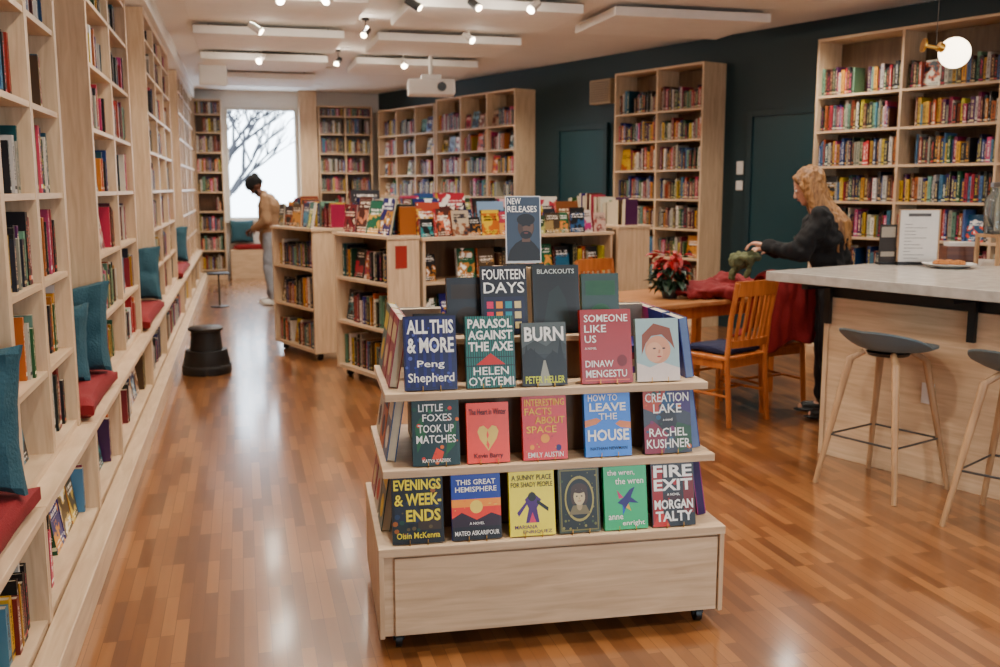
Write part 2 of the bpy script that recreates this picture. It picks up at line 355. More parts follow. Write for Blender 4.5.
def cushion_mesh(w,d,h,name,mt,M=None,puff=.35,rump=.006,**k):
    mb=MB(); n=18; vs=[];fs=[]; sd=random.uniform(0,50)
    for sgn in (1,-1):
        for i in range(n+1):
            for j in range(n+1):
                u=i/n*2-1; v=j/n*2-1
                e=(1-abs(u)**4)*(1-abs(v)**4)
                z=sgn*h/2*(puff+(1-puff)*e**.5)*(1 if 0<i<n and 0<j<n else .55)
                pin=1-.1*(1-abs(u)**2)*abs(v)**6; pin2=1-.1*(1-v*v)*abs(u)**6
                q=noise.noise(Vector((u*2.5,v*2.5,sgn+sd)))+.6*noise.noise(Vector((u*6,v*6,sgn+sd)))
                vs.append((u*w/2*pin2+rump*noise.noise(Vector((u*2,v*2,sd+9))),v*d/2*pin,z+rump*q))
    o=(n+1)**2
    for i in range(n):
        for j in range(n):
            a=i*(n+1)+j; fs.append((a,a+n+1,a+n+2,a+1)); fs.append((o+a,o+a+1,o+a+n+2,o+a+n+1))
    for i in range(n):
        for (p,q) in ((i*(n+1),(i+1)*(n+1)),((i+1)*(n+1)+n,i*(n+1)+n)): fs.append((p,q,o+q,o+p))
        for (p,q) in ((i+1,i),(n*(n+1)+i,n*(n+1)+i+1)): fs.append((p,q,o+q,o+p))
    mb.add(vs,fs); return mb.obj(name,mt,M=M,smooth=True,recalc=True,**k)
BZ=.52; LXB=-.66; LX=-.72; GT='books on the tall built-in bookcases'
def base_unit(a,bb,lab,nm,cat):
    a+=.002;bb-=.002;w=bb-a; M=TR(LXB,a,0,90)
    e=empty(nm,M,lab,cat)
    for x in (0,w-.022):
        mb=MB(); mb.box(x,x+.022,0,.44,0,BZ-.03); mb.obj('side_panel',BIRCH,parent=e)
    mb=MB(); mb.box(.022,w-.022,.008,.42,0,.14); mb.obj('plinth',BIRCHH,parent=e)
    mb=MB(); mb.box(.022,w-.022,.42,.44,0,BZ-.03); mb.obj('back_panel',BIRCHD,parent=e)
    mb=MB(); mb.box(0,w,-.008,.44,BZ-.03,BZ); mb.obj('seat' if cat=='bench' else 'top_panel',BIRCHH,parent=e,bevel=.002)
    fill(M,.025,w-.025,.141,.34,.04,'books in the low base shelves',.9,.35,.3)
    return M,w
ZU=[.03,.35,.68,1.01,1.34,1.67,2.0,2.27]
def upper(a,bb,nb):
    base_unit(a,bb,'low birch plywood base cabinet filled with books','base_cabinet','cabinet')
    w=(bb-a-.004)/nb
    bookcase(TR(LX,a+.002,BZ+.001,90),[w]*nb,.38,2.5,ZU,'tall built-in birch plywood bookcase with books and face-out covers',GT,plinth=.03,fo=.5,dens=.92,th=.05,y0b=.02)
upper(3.34,4.53,2); upper(5.42,7.37,2); upper(8.75,11.6,3); upper(13.2,14.5,2); upper(14.5,15.85,2); upper(15.85,17.2,2)
for (a,bb) in ((1.6,3.34),(4.53,5.42),(7.37,8.75),(11.6,13.2)):
    M,w=base_unit(a,bb,'birch plywood window bench with book shelf underneath','window_bench','bench')
    cushion_mesh(w-.01,.42,.1,'seat_cushion',REDC,M=M@TR(w/2,.215,BZ+.052),puff=.75,label='red fabric seat cushion on plywood window bench',cat='cushion',group='red bench cushions')
    def pil(dx,dy,s,a,z=0): cushion_mesh(s,s,.17,'throw_pillow',TEALC,M=M@TR(w-dx,dy,BZ+.1+s*.49+z)@Matrix.Rotation(R(90),4,'Y')@Matrix.Rotation(R(a),4,'Y')@Matrix.Rotation(R(5),4,'X'),rump=.02,label='teal velvet throw pillow leaning on bookcase side',cat='pillow',group='teal pillows')
    pil(.14,.235,.46,10)
    if a==4.53: pil(.35,.27,.38,12)
ZL=[.17,.5,.83,1.16,1.49,1.82,2.15,2.48,2.78]
GR='books on the rear wall bookcases'
bookcase(TR(-.715,17.3,0,0),[.45],.295,3.02,ZL,'narrow tall birch bookcase beside the window',GR,dens=.8)
bookcase(TR(1.34,17.28,0,0),[.46,.46],.31,2.95,ZL,'tall birch plywood bookcase against rear wall',GR,dens=.8)
mb=MB(); mb.box(-.2,1.0,0,.28,0,.5); o=mb.obj('window_bench',BIRCHH,M=TR(0,17.3,0),bevel=.003,label='low plywood bench below the bright window',cat='bench')
cushion_mesh(1.1,.27,.09,'seat_cushion',REDC,M=TR(.4,17.43,.547),puff=.75,label='red seat cushion on bench below the window',cat='cushion',group='red bench cushions')
cushion_mesh(.4,.4,.15,'throw_pillow',TEALC,M=TR(-.0,17.46,.81,0,80),label='teal pillow on bench below the window',cat='pillow',group='teal pillows')
def rw_case(s_far,bays,H,lab,**k):
    x,y=RW(s_far,.352); return bookcase(TR(x,y,0,-70),bays,.35,H,[.1,.43,.77,1.1,1.43,1.76,2.09,2.42],lab,'books on the teal wall bookcases',plinth=.08,**k)
rw_case(8.85,[.62,.62,.61],2.85,'tall birch bookcase on teal wall near the corner',dens=.72,fo=.22)
rw_case(6.95,[.7,.7,.7],2.9,'tall three-bay birch bookcase on teal wall',dens=.72,fo=.25)
rw_case(2.8,[.72,.72],2.9,'tall two-bay birch bookcase standing against teal wall',dens=.85,fo=.12)
rw_case(-.1,[.9,.9,.9],2.95,'wide tall birch bookcase behind the counter area',dens=.9,fo=.18)
# islands
ZI=[.1,.47,.83]
def corner(cx,cy,L): return cx-.342*L,cy+.94*L
GL='books on the low floor bookcases'
def low(M,bays,D,H,lab,**k): return bookcase(M,bays,D,H,ZI,lab,GL,plinth=.03,top=2,casters=True,**k)
x,y=corner(.60,8.77,.95); G2=TR(x,y,0,-70); low(G2,[.95],.38,1.17,'low birch bookcase on casters with open side shelves',fo=.1,dens=.9)
x,y=corner(.74,11.0,.9); G3=TR(x,y,0,-70); low(G3,[.9],.38,1.17,'low birch bookcase on casters beside the man',fo=.1,dens=.8)
x,y=corner(1.05,7.25,.93); G1=TR(x,y,0,-70); low(G1,[.93],.27,1.17,'low birch bookcase on casters with red card on its end',fo=.35,dens=.9)
G1b=TR(1.05+.94*.3,7.25+.342*.3,0,20); low(G1b,[.95,.97],.4,1.15,'long low birch bookcase with face-out books on top',fo=.7,dens=.8)
G1c=TR(1.05+.94*2.66,7.25+.342*2.66,0,110); low(G1c,[.9],.38,1.2,'low birch bookcase with plain end panel by the table',fo=.1,dens=.8)
G4=TR(1.15,9.9,0,20); low(G4,[.8,.8],.4,1.17,'low birch bookcase standing in the middle of the shop',fo=.3,dens=.8)
G5=TR(1.9,12.2,0,20); low(G5,[.7,.7],.4,1.15,'low birch bookcase towards the rear of the shop',fo=.3,dens=.8)
mb=MB(); mb.box(.06,.16,-.004,-.0005,.95,1.12); mb.obj('notice_card',ink((150,50,40)),M=TR(1.05,7.25,0,20),label='small red card pinned to bookcase end panel',cat='card')
def topface(M,x0,x1,y,z,hmin=.2,hmax=.3,gap=.02,g='face-out books on top of the low bookcases'):
    x=x0
    while x<x1-.1:
        h=random.uniform(hmin,hmax); w=h*random.uniform(.6,1.0)
        if x+w>x1: break
        m=M@TR(x,y+random.uniform(0,.03),z+.001,random.uniform(-14,14))@Matrix.Rotation(R(-random.uniform(5,14)),4,'X')@Matrix.Rotation(R(-90),4,'Z')@Matrix.Translation((-.025,0,0))
        reg(m,.022,w,h,True,g); x+=w+random.uniform(-.005,gap)
topface(G1b,.02,1.9,.03,1.176,.13,.22); topface(G1b,.05,1.9,.15,1.176,.2,.28,.01); topface(G1b,.1,1.9,.27,1.176,.28,.36,.03)
topface(G1,.0,.9,.05,1.196); topface(G2,.02,.93,.05,1.196,.16,.24); topface(G3,.02,.88,.06,1.196,.16,.22); topface(G4,.02,1.58,.04,1.196,.18,.26); topface(G4,.02,1.58,.2,1.196,.25,.34,0); topface(G5,.02,1.38,.06,1.176,.2,.3)
fill(G1c,.03,.88,1.226,.3,.1,GL,1,.3,.25); fill(G1,.03,.88,1.196,.3,.14,GL,1,.0,.2); fill(G2,.03,.9,1.196,.3,.2,GL,1,.0,.2)
# ---------------------------------------------------------------- main display cart
CM=TR(1.0,3.015,0,-3.8)
cart=empty('display_cart',CM,'tiered birch plywood book display cart on black casters','display cart')
def part(nm,mt,boxes,parent=cart,bv=.002,**k):
    mb=MB()
    for q in boxes: mb.box(*q)
    return mb.obj(nm,mt,parent=parent,bevel=bv,**k)
part('base_box',BIRCHH,[(-.59,.59,.02,.73,.06,.345),])
part('front_panel',BIRCHH,[(-.555,.585,.006,.02,.065,.335)])
part('side_panel',BIRCH,[(-.607,-.59,.0,.75,.06,.345)]); part('side_panel',BIRCH,[(.59,.607,.0,.75,.06,.345)])
T1,T2,T3,T4=.375,.622,.872,1.03
part('shelf',BIRCHH,[(-.6075,.6075,-.005,.755,.346,T1)])
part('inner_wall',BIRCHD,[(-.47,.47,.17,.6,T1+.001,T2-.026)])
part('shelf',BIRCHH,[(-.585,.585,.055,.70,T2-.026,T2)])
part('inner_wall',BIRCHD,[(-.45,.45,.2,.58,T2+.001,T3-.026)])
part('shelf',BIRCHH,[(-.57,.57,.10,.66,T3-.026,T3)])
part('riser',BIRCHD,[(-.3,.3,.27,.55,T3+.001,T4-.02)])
part('top_shelf',BIRCHH,[(-.32,.32,.25,.57,T4-.02,T4)])
part('sign_riser',BIRCH,[(-.13,.09,.4,.52,T4+.001,1.262)])
for x in (-.54,.54):
    for y in (.07,.68):
        mb=MB(); mb.cyl((x-.011,y,.0275),(x+.011,y,.0275),.0275,n=24); mb.cyl((x-.017,y,.0275),(x+.017,y,.0275),.007,n=10); mb.box(x-.019,x-.014,y-.016,y+.016,.03,.058); mb.box(x+.014,x+.019,y-.016,y+.016,.03,.058); mb.box(x-.022,x+.022,y-.022,y+.022,.054,.0595)
        mb.obj('caster',BLACK,parent=cart,smooth=True)
W_=(250,248,242);K_=(8,8,10)
def ell(cx,cz,rx,rz,n=28,a0=0): return [(cx+rx*math.cos(2*math.pi*k/n+a0),cz+rz*math.sin(2*math.pi*k/n+a0)) for k in range(n)]
def rc(a,b,c,d): return [(a,c),(b,c),(b,d),(a,d)]
heart=[(.5,.2),(.3,.4),(.25,.52),(.3,.6),(.4,.62),(.5,.55),(.6,.62),(.7,.6),(.75,.52),(.7,.4)]
def featured(M,w,h,t,bg,shapes,texts,label,spine=None,group='face-out hardcovers on the display cart'):
    mb=MB(); b=.003
    cm=ink(bg,.35)
    mb.box(-w/2,w/2,0,b,0,h,0); mb.box(-w/2,w/2,t-b,t,0,h,0); mb.box(-w/2,-w/2+b,b,t-b,0,h,2 if spine else 0); mb.box(-w/2+b,w/2-.004,b,t-b,.003,h-.003,1)
    o=mb.obj('book',[cm,PAGES,ink(spine or bg)],M=M,label=label,cat='book',group=group)
    if shapes:
        a=MB(); cols=[]
        for k,(pts,c) in enumerate(shapes):
            if c not in cols: cols.append(c)
            a.poly([(-w/2+p[0]*w,p[1]*h) for p in pts],-.0004-.00004*k,cols.index(c))
        a.obj('cover_art',[ink(c,.4) for c in cols],parent=o)
    if texts:
        a=MB(); cols=[]
        for (s,x0,x1,z0,z1,c) in texts:
            if c not in cols: cols.append(c)
            a.text(s,-w/2+x0*w,-w/2+x1*w,z0*h,z1*h,-.0035,cols.index(c))
        a.obj('lettering',[ink(c,.4) for c in cols],parent=o)
    return o
STAND=None
def stand(M):
    global STAND
    if STAND is None:
        mb=MB()
        for x in (-.03,.03):
            mb.tube([(x,-.012,.022),(x,-.014,.006),(x,-.01,.0022),(x,.05,.0022),(x,.075,.004),(x*.6,.09,.05),(x*.3,.062,.12)],.0016,n=6)
        mb.tube([(-.03,.05,.0022),(.03,.05,.0022)],.0016,n=6)
        STAND=mb.obj('book_easel',BRASS,M=M,smooth=True,label='small brass wire easel under a display book',cat='book stand',group='wire easels on the display cart')
    else:
        o=STAND.copy(); COL.objects.link(o); o.matrix_world=M
def disp(x,y,z,w,h,bg,shapes,texts,label,t=.026,lean=11,ry=0,spine=None,rz=0,group='face-out hardcovers on the display cart',st=True):
    M=CM@TR(x,y,z,rz)
    if st: stand(M)
    return featured(M@TR(0,0,.005)@Matrix.Rotation(R(-lean),4,'X')@Matrix.Rotation(R(ry),4,'Y'),w,h,t,bg,shapes,texts,label,spine,group)
YEL=(240,222,40)
y1=.018
rz_=random.Random(4)
def speck(n,cols,x0=.04,x1=.96,z0=.04,z1=.96,s=.03,el=.7):
    L_=[]
    for k in range(n):
        x=rz_.uniform(x0,x1);z=rz_.uniform(z0,z1);r=rz_.uniform(.3,1)*s
        r=min(r,x,1-x,z,1-z)
        L_.append((ell(x,z,r,r*el,7,rz_.uniform(0,3)),cols[k%len(cols)]))
    return L_
disp(-.472,y1,T1,.172,.222,(8,12,18),[(rc(.05,.5,.3,.62),(20,30,46)),(rc(.5,.95,.2,.5),(54,38,20)),(rc(.0,.3,.05,.3),(14,30,30)),(rc(.6,.96,.55,.72),(16,30,60))]+speck(30,[(150,90,30),(30,50,80),(90,76,44),(20,60,50)],s=.06),
 [('EVENINGS',.04,.96,.8,.96,YEL),('&',.05,.22,.57,.74,YEL),('WEEK-',.27,.96,.57,.75,YEL),('ENDS',.27,.94,.33,.51,YEL),('Oisín McKenna',.08,.92,.08,.17,YEL)],'dark hardcover with yellow title Evenings & Weekends')
disp(-.274,y1,T1,.168,.22,(6,56,150),[(rc(0,1,0,.62),(250,160,20)),(rc(0,1,.0,.5),(228,60,10)),([(0,.0),(1,0),(1,.34),(.8,.4),(.5,.3),(.2,.42),(0,.33)],(40,10,34)),(rc(0,1,0,.2),(8,6,16)),(ell(.5,.5,.13,.1),(255,226,110))]+speck(10,[(255,200,90),(250,140,40)],z0=.4,z1=.62,s=.04,el=.3),
 [('THIS GREAT',.1,.9,.84,.92,W_),('HEMISPHERE',.08,.92,.73,.81,W_),('A NOVEL',.35,.65,.23,.27,W_),('MATEO ASKARIPOUR',.05,.95,.07,.14,W_)],'blue and sunset-orange hardcover This Great Hemisphere')
disp(-.081,y1,T1,.158,.22,(255,240,0),[([(.35,.2),(.65,.2),(.6,.42),(.7,.55),(.5,.68),(.34,.56),(.42,.42)],(74,16,106)),(ell(.5,.6,.09,.07),K_),([(.2,.3),(.4,.5),(.38,.54),(.16,.36)],(74,16,106)),([(.6,.5),(.85,.36),(.86,.42),(.62,.55)],K_),([(.42,.2),(.5,.36),(.58,.2)],(220,60,110))],
 [('A SUNNY PLACE',.06,.94,.86,.94,K_),('FOR SHADY PEOPLE',.04,.96,.75,.83,K_),('MARIANA',.1,.6,.11,.17,(74,16,106)),('ENRIQUEZ',.28,.92,.03,.09,(74,16,106))],'bright yellow hardcover with purple figure')
disp(.085,y1,T1,.145,.222,(52,60,28),[(rc(.04,.96,.03,.97),(124,118,60)),(rc(.07,.93,.05,.95),(14,22,12))]+speck(46,[(110,112,50),(150,140,80),(60,80,40)],.08,.92,.06,.94,.035)+[(ell(.5,.52,.36,.35),(180,168,100)),(ell(.5,.52,.32,.31),(10,16,12)),([(.24,.28),(.76,.28),(.66,.42),(.34,.42)],(130,118,84)),(ell(.5,.42,.07,.08),(190,170,130)),(ell(.5,.66,.2,.1),(60,36,16)),(ell(.36,.56,.07,.13),(60,36,16)),(ell(.64,.56,.07,.13),(60,36,16)),(ell(.5,.55,.14,.13),(222,206,166)),([(.36,.62),(.5,.7),(.64,.62),(.5,.6)],(60,36,16)),(ell(.44,.56,.022,.012,10),K_),(ell(.56,.56,.022,.012,10),K_),(rc(.46,.54,.48,.49),(160,50,40)),(rc(.49,.51,.51,.54),(190,160,120))],
 [],'dark green hardcover with oval portrait frame')
disp(.252,y1,T1,.155,.22,(0,176,112),[([(.3,.42),(.45,.5),(.6,.62),(.72,.66),(.62,.5),(.8,.4),(.58,.42),(.5,.34),(.42,.22),(.42,.38)],(38,16,104)),([(.45,.5),(.3,.62),(.34,.48)],(196,34,116)),([(.5,.34),(.62,.28),(.56,.4)],(236,190,30)),([(.42,.38),(.42,.22),(.48,.3)],(20,90,190))],
 [('the wren,',.08,.72,.84,.94,W_),('the wren',.26,.92,.71,.81,W_),('anne',.08,.42,.16,.23,W_),('enright',.4,.92,.04,.14,W_)],'green hardcover the wren, the wren with bird')
disp(.426,y1,T1,.158,.222,(8,6,8),[(rc(.02,.26,.05,.95),(150,10,12)),(rc(.74,.98,.2,.8),(110,8,10)),(rc(.3,.7,.4,.5),(50,6,8)),([(0,0),(.4,0),(.2,.3)],(190,40,20))]+speck(14,[(160,14,14),(30,6,8)],s=.07),
 [('FIRE',.05,.95,.77,.96,W_),('EXIT',.05,.95,.56,.74,W_),('A NOVEL',.35,.65,.48,.52,W_),('MORGAN',.05,.95,.27,.42,W_),('TALTY',.07,.93,.08,.24,W_)],'black and red hardcover Fire Exit')
y2=.078
disp(-.401,y2,T2,.16,.222,(2,46,46),[([(.1,.2),(.3,.5),(.2,.75),(.06,.6)],(14,90,50)),([(.7,.15),(.9,.3),(.95,.7),(.75,.5)],(14,90,50)),([(.4,.1),(.6,.06),(.66,.2),(.5,.27)],(218,70,20))]+speck(20,[(226,120,30),(20,110,70),(200,60,40),(10,70,50)],s=.05),
 [('LITTLE',.14,.66,.82,.93,W_),('FOXES',.22,.84,.67,.78,W_),('TOOK UP',.12,.88,.5,.62,W_),('MATCHES',.08,.92,.34,.46,W_),('KATYA KAZBEK',.2,.8,.05,.1,W_)],'dark teal hardcover Little Foxes Took Up Matches')
disp(-.223,y2,T2,.146,.204,(240,72,38),[(heart,(252,218,120)),([(.5,.22),(.53,.3),(.48,.38),(.52,.46),(.49,.54),(.46,.46),(.49,.38),(.45,.3)],(240,72,38))],
 [('The Heart in Winter',.06,.94,.8,.9,K_),('Kevin Barry',.16,.84,.06,.16,K_)],'coral hardcover with cream heart, The Heart in Winter')
disp(-.024,y2,T2,.156,.22,(206,4,34),[(ell(.5,.33,.1,.07),(248,170,20)),(ell(.2,.2,.05,.04),(248,170,20)),(ell(.8,.18,.06,.05),(40,14,104))]+speck(10,[(240,200,80),(110,10,60)],z1=.4,s=.02),
 [('INTERESTING',.05,.95,.84,.95,(252,208,40)),('FACTS',.05,.66,.7,.81,(252,208,40)),('ABOUT',.28,.95,.56,.67,(252,208,40)),('SPACE',.08,.76,.42,.53,(252,208,40)),('EMILY AUSTIN',.1,.9,.04,.12,W_)],'crimson red hardcover with yellow title about space')
disp(.202,y2,T2,.166,.224,(0,130,224),[([(.0,.46),(.25,.5),(.36,.56),(.26,.6),(0,.56)],(234,150,96)),([(1,.42),(.78,.44),(.66,.5),(.76,.55),(1,.52)],(234,150,96))],
 [('HOW TO',.08,.72,.86,.96,W_),('LEAVE',.1,.9,.7,.83,W_),('THE',.3,.7,.57,.67,W_),('HOUSE',.05,.95,.24,.42,W_),('NATHAN NEWMAN',.1,.9,.1,.15,K_)],'bright blue hardcover How to Leave the House')
disp(.421,y2,T2,.175,.228,(22,10,32),[([(0,1),(.5,1),(.3,.6),(0,.7)],(180,64,20)),([(.5,1),(1,1),(1,.6),(.7,.7)],(60,20,96)),([(0,0),(.4,0),(.5,.3),(.2,.5),(0,.4)],(130,8,52)),([(.6,.5),(1,.4),(1,.1),(.7,.0)],(24,70,34)),([(.3,.6),(.7,.7),(.5,1)],(20,70,110)),(ell(.5,.5,.2,.16),(10,6,14))]+speck(18,[(200,110,40),(40,90,120),(120,30,90),(20,60,40)],s=.06),
 [('CREATION',.04,.96,.79,.93,W_),('LAKE',.2,.8,.62,.76,W_),('a novel',.4,.6,.5,.54,W_),('RACHEL',.1,.9,.26,.39,W_),('KUSHNER',.04,.96,.08,.22,W_)],'dark colourful hardcover Creation Lake')
y3=.125
disp(-.411,y3,T3,.178,.25,(10,14,70),[(rc(.04+.16*i,.1+.16*i,.04,.96),(24,32,104)) for i in range(6)]+speck(34,[(40,56,140),(90,100,170),(16,20,90)],s=.045),
 [('ALL',.06,.46,.76,.95,W_),('THIS',.5,.95,.76,.95,W_),('& MORE',.06,.95,.5,.71,W_),('Peng',.24,.76,.28,.4,W_),('Shepherd',.06,.94,.07,.23,W_)],'navy hardcover with white title All This & More')
disp(-.205,y3,T3,.17,.245,(4,70,66),[(rc(.02+.048*i,.036+.048*i,0,1),(30,130,118)) for i in range(20)]+[(rc(0,1,.3,.315),(4,40,44)),(rc(0,1,.42,.435),(4,40,44)),([(.2,.32),(.5,.48),(.8,.32)],(190,36,20))],
 [('PARASOL',.05,.96,.83,.96,W_),('AGAINST',.05,.96,.67,.8,W_),('THE AXE',.05,.96,.51,.64,W_),('HELEN',.14,.86,.18,.29,W_),('OYEYEMI',.04,.96,.03,.15,W_)],'teal green hardcover Parasol Against the Axe')
disp(-.016,y3,T3,.158,.218,(36,40,38),[(rc(0,1,.6,1),(88,96,94)),([(0,.6),(.3,.72),(.55,.62),(.8,.75),(1,.64),(1,.5),(0,.5)],(54,60,58)),([(0,.0),(1,0),(1,.4),(.7,.55),(.5,.42),(.2,.6),(0,.48)],(12,16,14)),([(.35,0),(.65,0),(.52,.4),(.48,.4)],(170,170,156)),([(.0,.3),(.1,.66),(.2,.3)],(4,8,6)),([(.75,.3),(.86,.74),(.97,.3)],(4,8,6)),([(.6,.25),(.68,.58),(.76,.25)],(6,10,8)),([(.2,.25),(.28,.6),(.36,.25)],(6,10,8))],
 [('BURN',.06,.94,.7,.93,W_),('PETER HELLER',.06,.94,.04,.15,(232,240,70))],'dark grey photo hardcover Burn with white lettering')
disp(.208,y3,T3,.184,.258,(156,26,26),[(rc(.06,.94,.035,.05),(226,120,90)),(ell(.8,.3,.1,.08),(110,12,16))],
 [('SOMEONE',.07,.93,.83,.93,W_),('LIKE',.07,.5,.69,.79,W_),('US',.07,.3,.55,.65,W_),('A NOVEL',.07,.3,.46,.49,W_),('DINAW',.07,.62,.22,.31,W_),('MENGESTU',.07,.88,.08,.18,W_)],'brick red hardcover Someone Like Us')
disp(.396,y3,T3,.158,.222,(176,200,200),[([(.0,.0),(1,.0),(1,.2),(.6,.3),(.3,.22),(0,.3)],(222,206,196)),(ell(.5,.5,.3,.22),(222,164,130)),(ell(.42,.46,.2,.16),(234,184,152)),([(.12,.42),(.14,.74),(.42,.92),(.8,.84),(.9,.5),(.8,.6),(.6,.74),(.36,.72),(.22,.6)],(130,66,28)),(ell(.42,.52,.04,.014,10),(50,30,26)),(ell(.64,.52,.04,.014,10),(50,30,26)),(ell(.53,.39,.055,.014,12),(170,44,44)),([(.52,.5),(.56,.5),(.55,.44),(.5,.44)],(200,136,106))],
 [],'pale hardcover with painted face portrait')
disp(-.125,.285,T4,.168,.245,(6,8,26),[(rc(.06,.94,.04,.55),(18,22,54))]+[(rc(.12+.2*(i%4),.26+.2*(i%4),.08+.15*(i//4),.18+.15*(i//4)),((214,30,96),(232,214,160),(20,140,156),(236,150,30))[(i*7)%4]) for i in range(12)],
 [('FOURTEEN',.04,.96,.8,.95,W_),('DAYS',.06,.94,.6,.76,W_)],'dark hardcover Fourteen Days with coloured windows',st=False)
disp(.068,.29,T4,.172,.245,(6,14,14),[(rc(.08,.92,.08,.82),(4,6,6)),([(.2,.1),(.8,.1),(.7,.5),(.55,.7),(.35,.6)],(18,32,28))],
 [('BLACKOUTS',.1,.9,.87,.94,(190,196,190))],'near-black hardcover Blackouts with faint figure',st=False)
def extra(x,y,z,w,h,bg,sp,rz,lab='hardcover propped on the display cart',lean=9,t=.03):
    disp(x,y,z,w,h,bg,[(rc(.1,.9,.62,.88),sp),(ell(.5,.3,.28,.18),sp)],[],lab,lean=lean,rz=rz,spine=sp,group='books on the ends of the display cart',st=False,t=t)
extra(-.25,.335,T4,.15,.2,(12,16,22),(44,34,26),0,'dark hardcover behind the front row')
extra(.235,.3,T4,.14,.21,(8,44,28),(26,80,50),0,'green hardcover on the upper shelf')
extra(-.375,.3,T3,.15,.235,(14,16,22),(60,50,36),0,'dark hardcover behind the front row')
for z,yy,xx in ((T3,(.27,.44,.6),-.55),(T2,(.24,.41,.58),-.565),(T1,(.24,.43,.62),-.587)):
    cols=[((190,180,166),(170,30,30)),((30,84,130),(230,220,200)),((180,90,40),(20,40,80)),((12,80,90),(220,190,60)),((216,206,186),(30,30,50)),((140,40,70),(230,210,170))]
    for k,y in enumerate(yy):
        c=random.choice(cols); extra(xx,y,z,.155,.225 if z!=T3 else .24,c[0],c[1],-90,'hardcover displayed on the end of the cart',t=.032)
for z,yy,xx in ((T3,(.26,.43,.59),.55),(T2,(.22,.4,.57),.565),(T1,(.2,.39,.59),.587)):
    cols=[((80,20,120),(230,170,60)),((20,40,110),(120,140,180)),((160,50,120),(50,16,80)),((30,30,80),(160,150,170))]
    for k,y in enumerate(yy):
        c=random.choice(cols); extra(xx,y,z,.155,.225 if z!=T3 else .22,c[0],c[1],90,'hardcover displayed on the end of the cart',t=.032)
for k in range(5): extra(-.4+.2*k,.62,T3,.16,.23,random.choice([(60,30,90),(30,50,80),(160,150,140)]),(200,190,170),180,'hardcover facing away on the far side of the cart')
for k,c in enumerate([(86,30,140),(190,176,166),(150,30,84),(40,40,110)]):
    z=T3+.0005+k*.026
    mb=MB(); mb.box(-.075,.075,-.11,.11,0,.003,0); mb.box(-.075,.075,-.11,.11,.022,.025,0); mb.box(-.075,.075,-.11,-.107,.003,.022,0); mb.box(-.072,.072,-.107,.107,.003,.022,1)
    mb.obj('book',[ink(c),PAGES],M=CM@TR(.4,.42,z,(k*7)%11-5),label='hardcover lying flat in a stack on the cart',cat='book',group='flat stack on the display cart')
SM=CM@TR(-.02,.46,1.263)
sg=part('display_sign',mat('sign_card',(214,216,218),.4),[(-.067,.067,0,.004,.012,.26)],parent=None,bv=0); sg.matrix_world=SM@Matrix.Rotation(R(-6),4,'X'); tag(sg,'standing sign card reading NEW RELEASES above a portrait','sign')
a=MB()
a.poly([(-.063,.02),(.063,.02),(.063,.256),(-.063,.256)],-.0006,0)
a.poly([(-.063,.02),(.063,.02),(.06,.06),(.04,.085),(.022,.1),(-.004,.1),(-.03,.085),(-.052,.06)],-.0009,1); a.poly([(-.006,.09),(.026,.09),(.024,.125),(-.004,.125)],-.001,4)
a.poly(ell(.01,.145,.031,.042),-.0011,2); a.poly(ell(.018,.145,.02,.034),-.00115,4); a.poly([(x,z) for x,z in ell(.01,.172,.034,.022)],-.0013,1); a.poly(ell(.01,.116,.022,.015),-.0013,1)
a.poly(ell(-.001,.15,.006,.0028,8),-.0015,1);a.poly(ell(.022,.15,.006,.0028,8),-.0015,1);a.poly(ell(.01,.123,.009,.003,8),-.0016,3)
a.obj('portrait_art',[ink((60,74,92)),ink((4,4,8)),ink((70,50,42)),ink((110,60,56)),ink((100,76,64))],parent=sg)
a=MB(); a.text('NEW',-.059,-.008,.229,.252,-.002,0); a.text('RELEASES',-.059,.052,.2,.223,-.002,0); a.obj('lettering',ink(W_),parent=sg)
mb=MB(); mb.box(-.07,.07,-.03,.05,0,.008); mb.obj('stand_base',DARK,parent=sg)
# ---------------------------------------------------------------- counter
st=bpy.data.materials.new('stone_worktop'); st.use_nodes=True; nt=st.node_tree; b=nt.nodes['Principled BSDF']; n=nt.nodes.new('ShaderNodeTexNoise'); n.inputs['Scale'].default_value=14; n.inputs['Detail'].default_value=8; tc=nt.nodes.new('ShaderNodeTexCoord'); nt.links.new(tc.outputs['Object'],n.inputs['Vector'])
cr=nt.nodes.new('ShaderNodeValToRGB'); cr.color_ramp.elements[0].position=.35; cr.color_ramp.elements[1].position=.65; cr.color_ramp.elements[0].color=sc((168,160,150))+(1,); cr.color_ramp.elements[1].color=sc((186,179,170))+(1,); nt.links.new(n.outputs['Fac'],cr.inputs['Fac']); nt.links.new(cr.outputs['Color'],b.inputs['Base Color']); b.inputs['Roughness'].default_value=.22
KM=TR(2.93,5.05,0,-70)
mb=MB(); mb.box(0,4.2,0,2.0,1.02,1.075); mb.obj('worktop',st,M=KM,bevel=.004,label='smooth pale grey stone worktop of the bar counter',cat='countertop')
cb=empty('counter_base',KM,'birch plywood bar counter base with black brackets','counter')
mb=MB(); mb.box(.26,4.1,.26,.29,.0,.93); mb.obj('front_panel',BIRCHH,parent=cb,bevel=.002)
mb=MB(); mb.box(.23,.26,.25,1.85,.0,.93); mb.obj('end_panel',BIRCH,parent=cb,bevel=.002)
mb=MB(); mb.box(.26,4.1,.29,1.8,.0,.93); mb.obj('carcass',BIRCHD,parent=cb)
mb=MB(); mb.box(.24,4.1,.27,1.8,.931,1.019); mb.obj('top_rail',DARK,parent=cb)
for x in (.24,1.1,2.0,2.75):
    mb=MB(); mb.box(x,x+.04,.02,.26,.99,1.019); mb.box(x,x+.04,.225,.25,.78,.99); mb.obj('bracket',BLACK,parent=cb)
mb=MB(); mb.box(.86,.93,.252,.26,.42,.53); mb.obj('power_outlet',WHITE,parent=cb,bevel=.002)
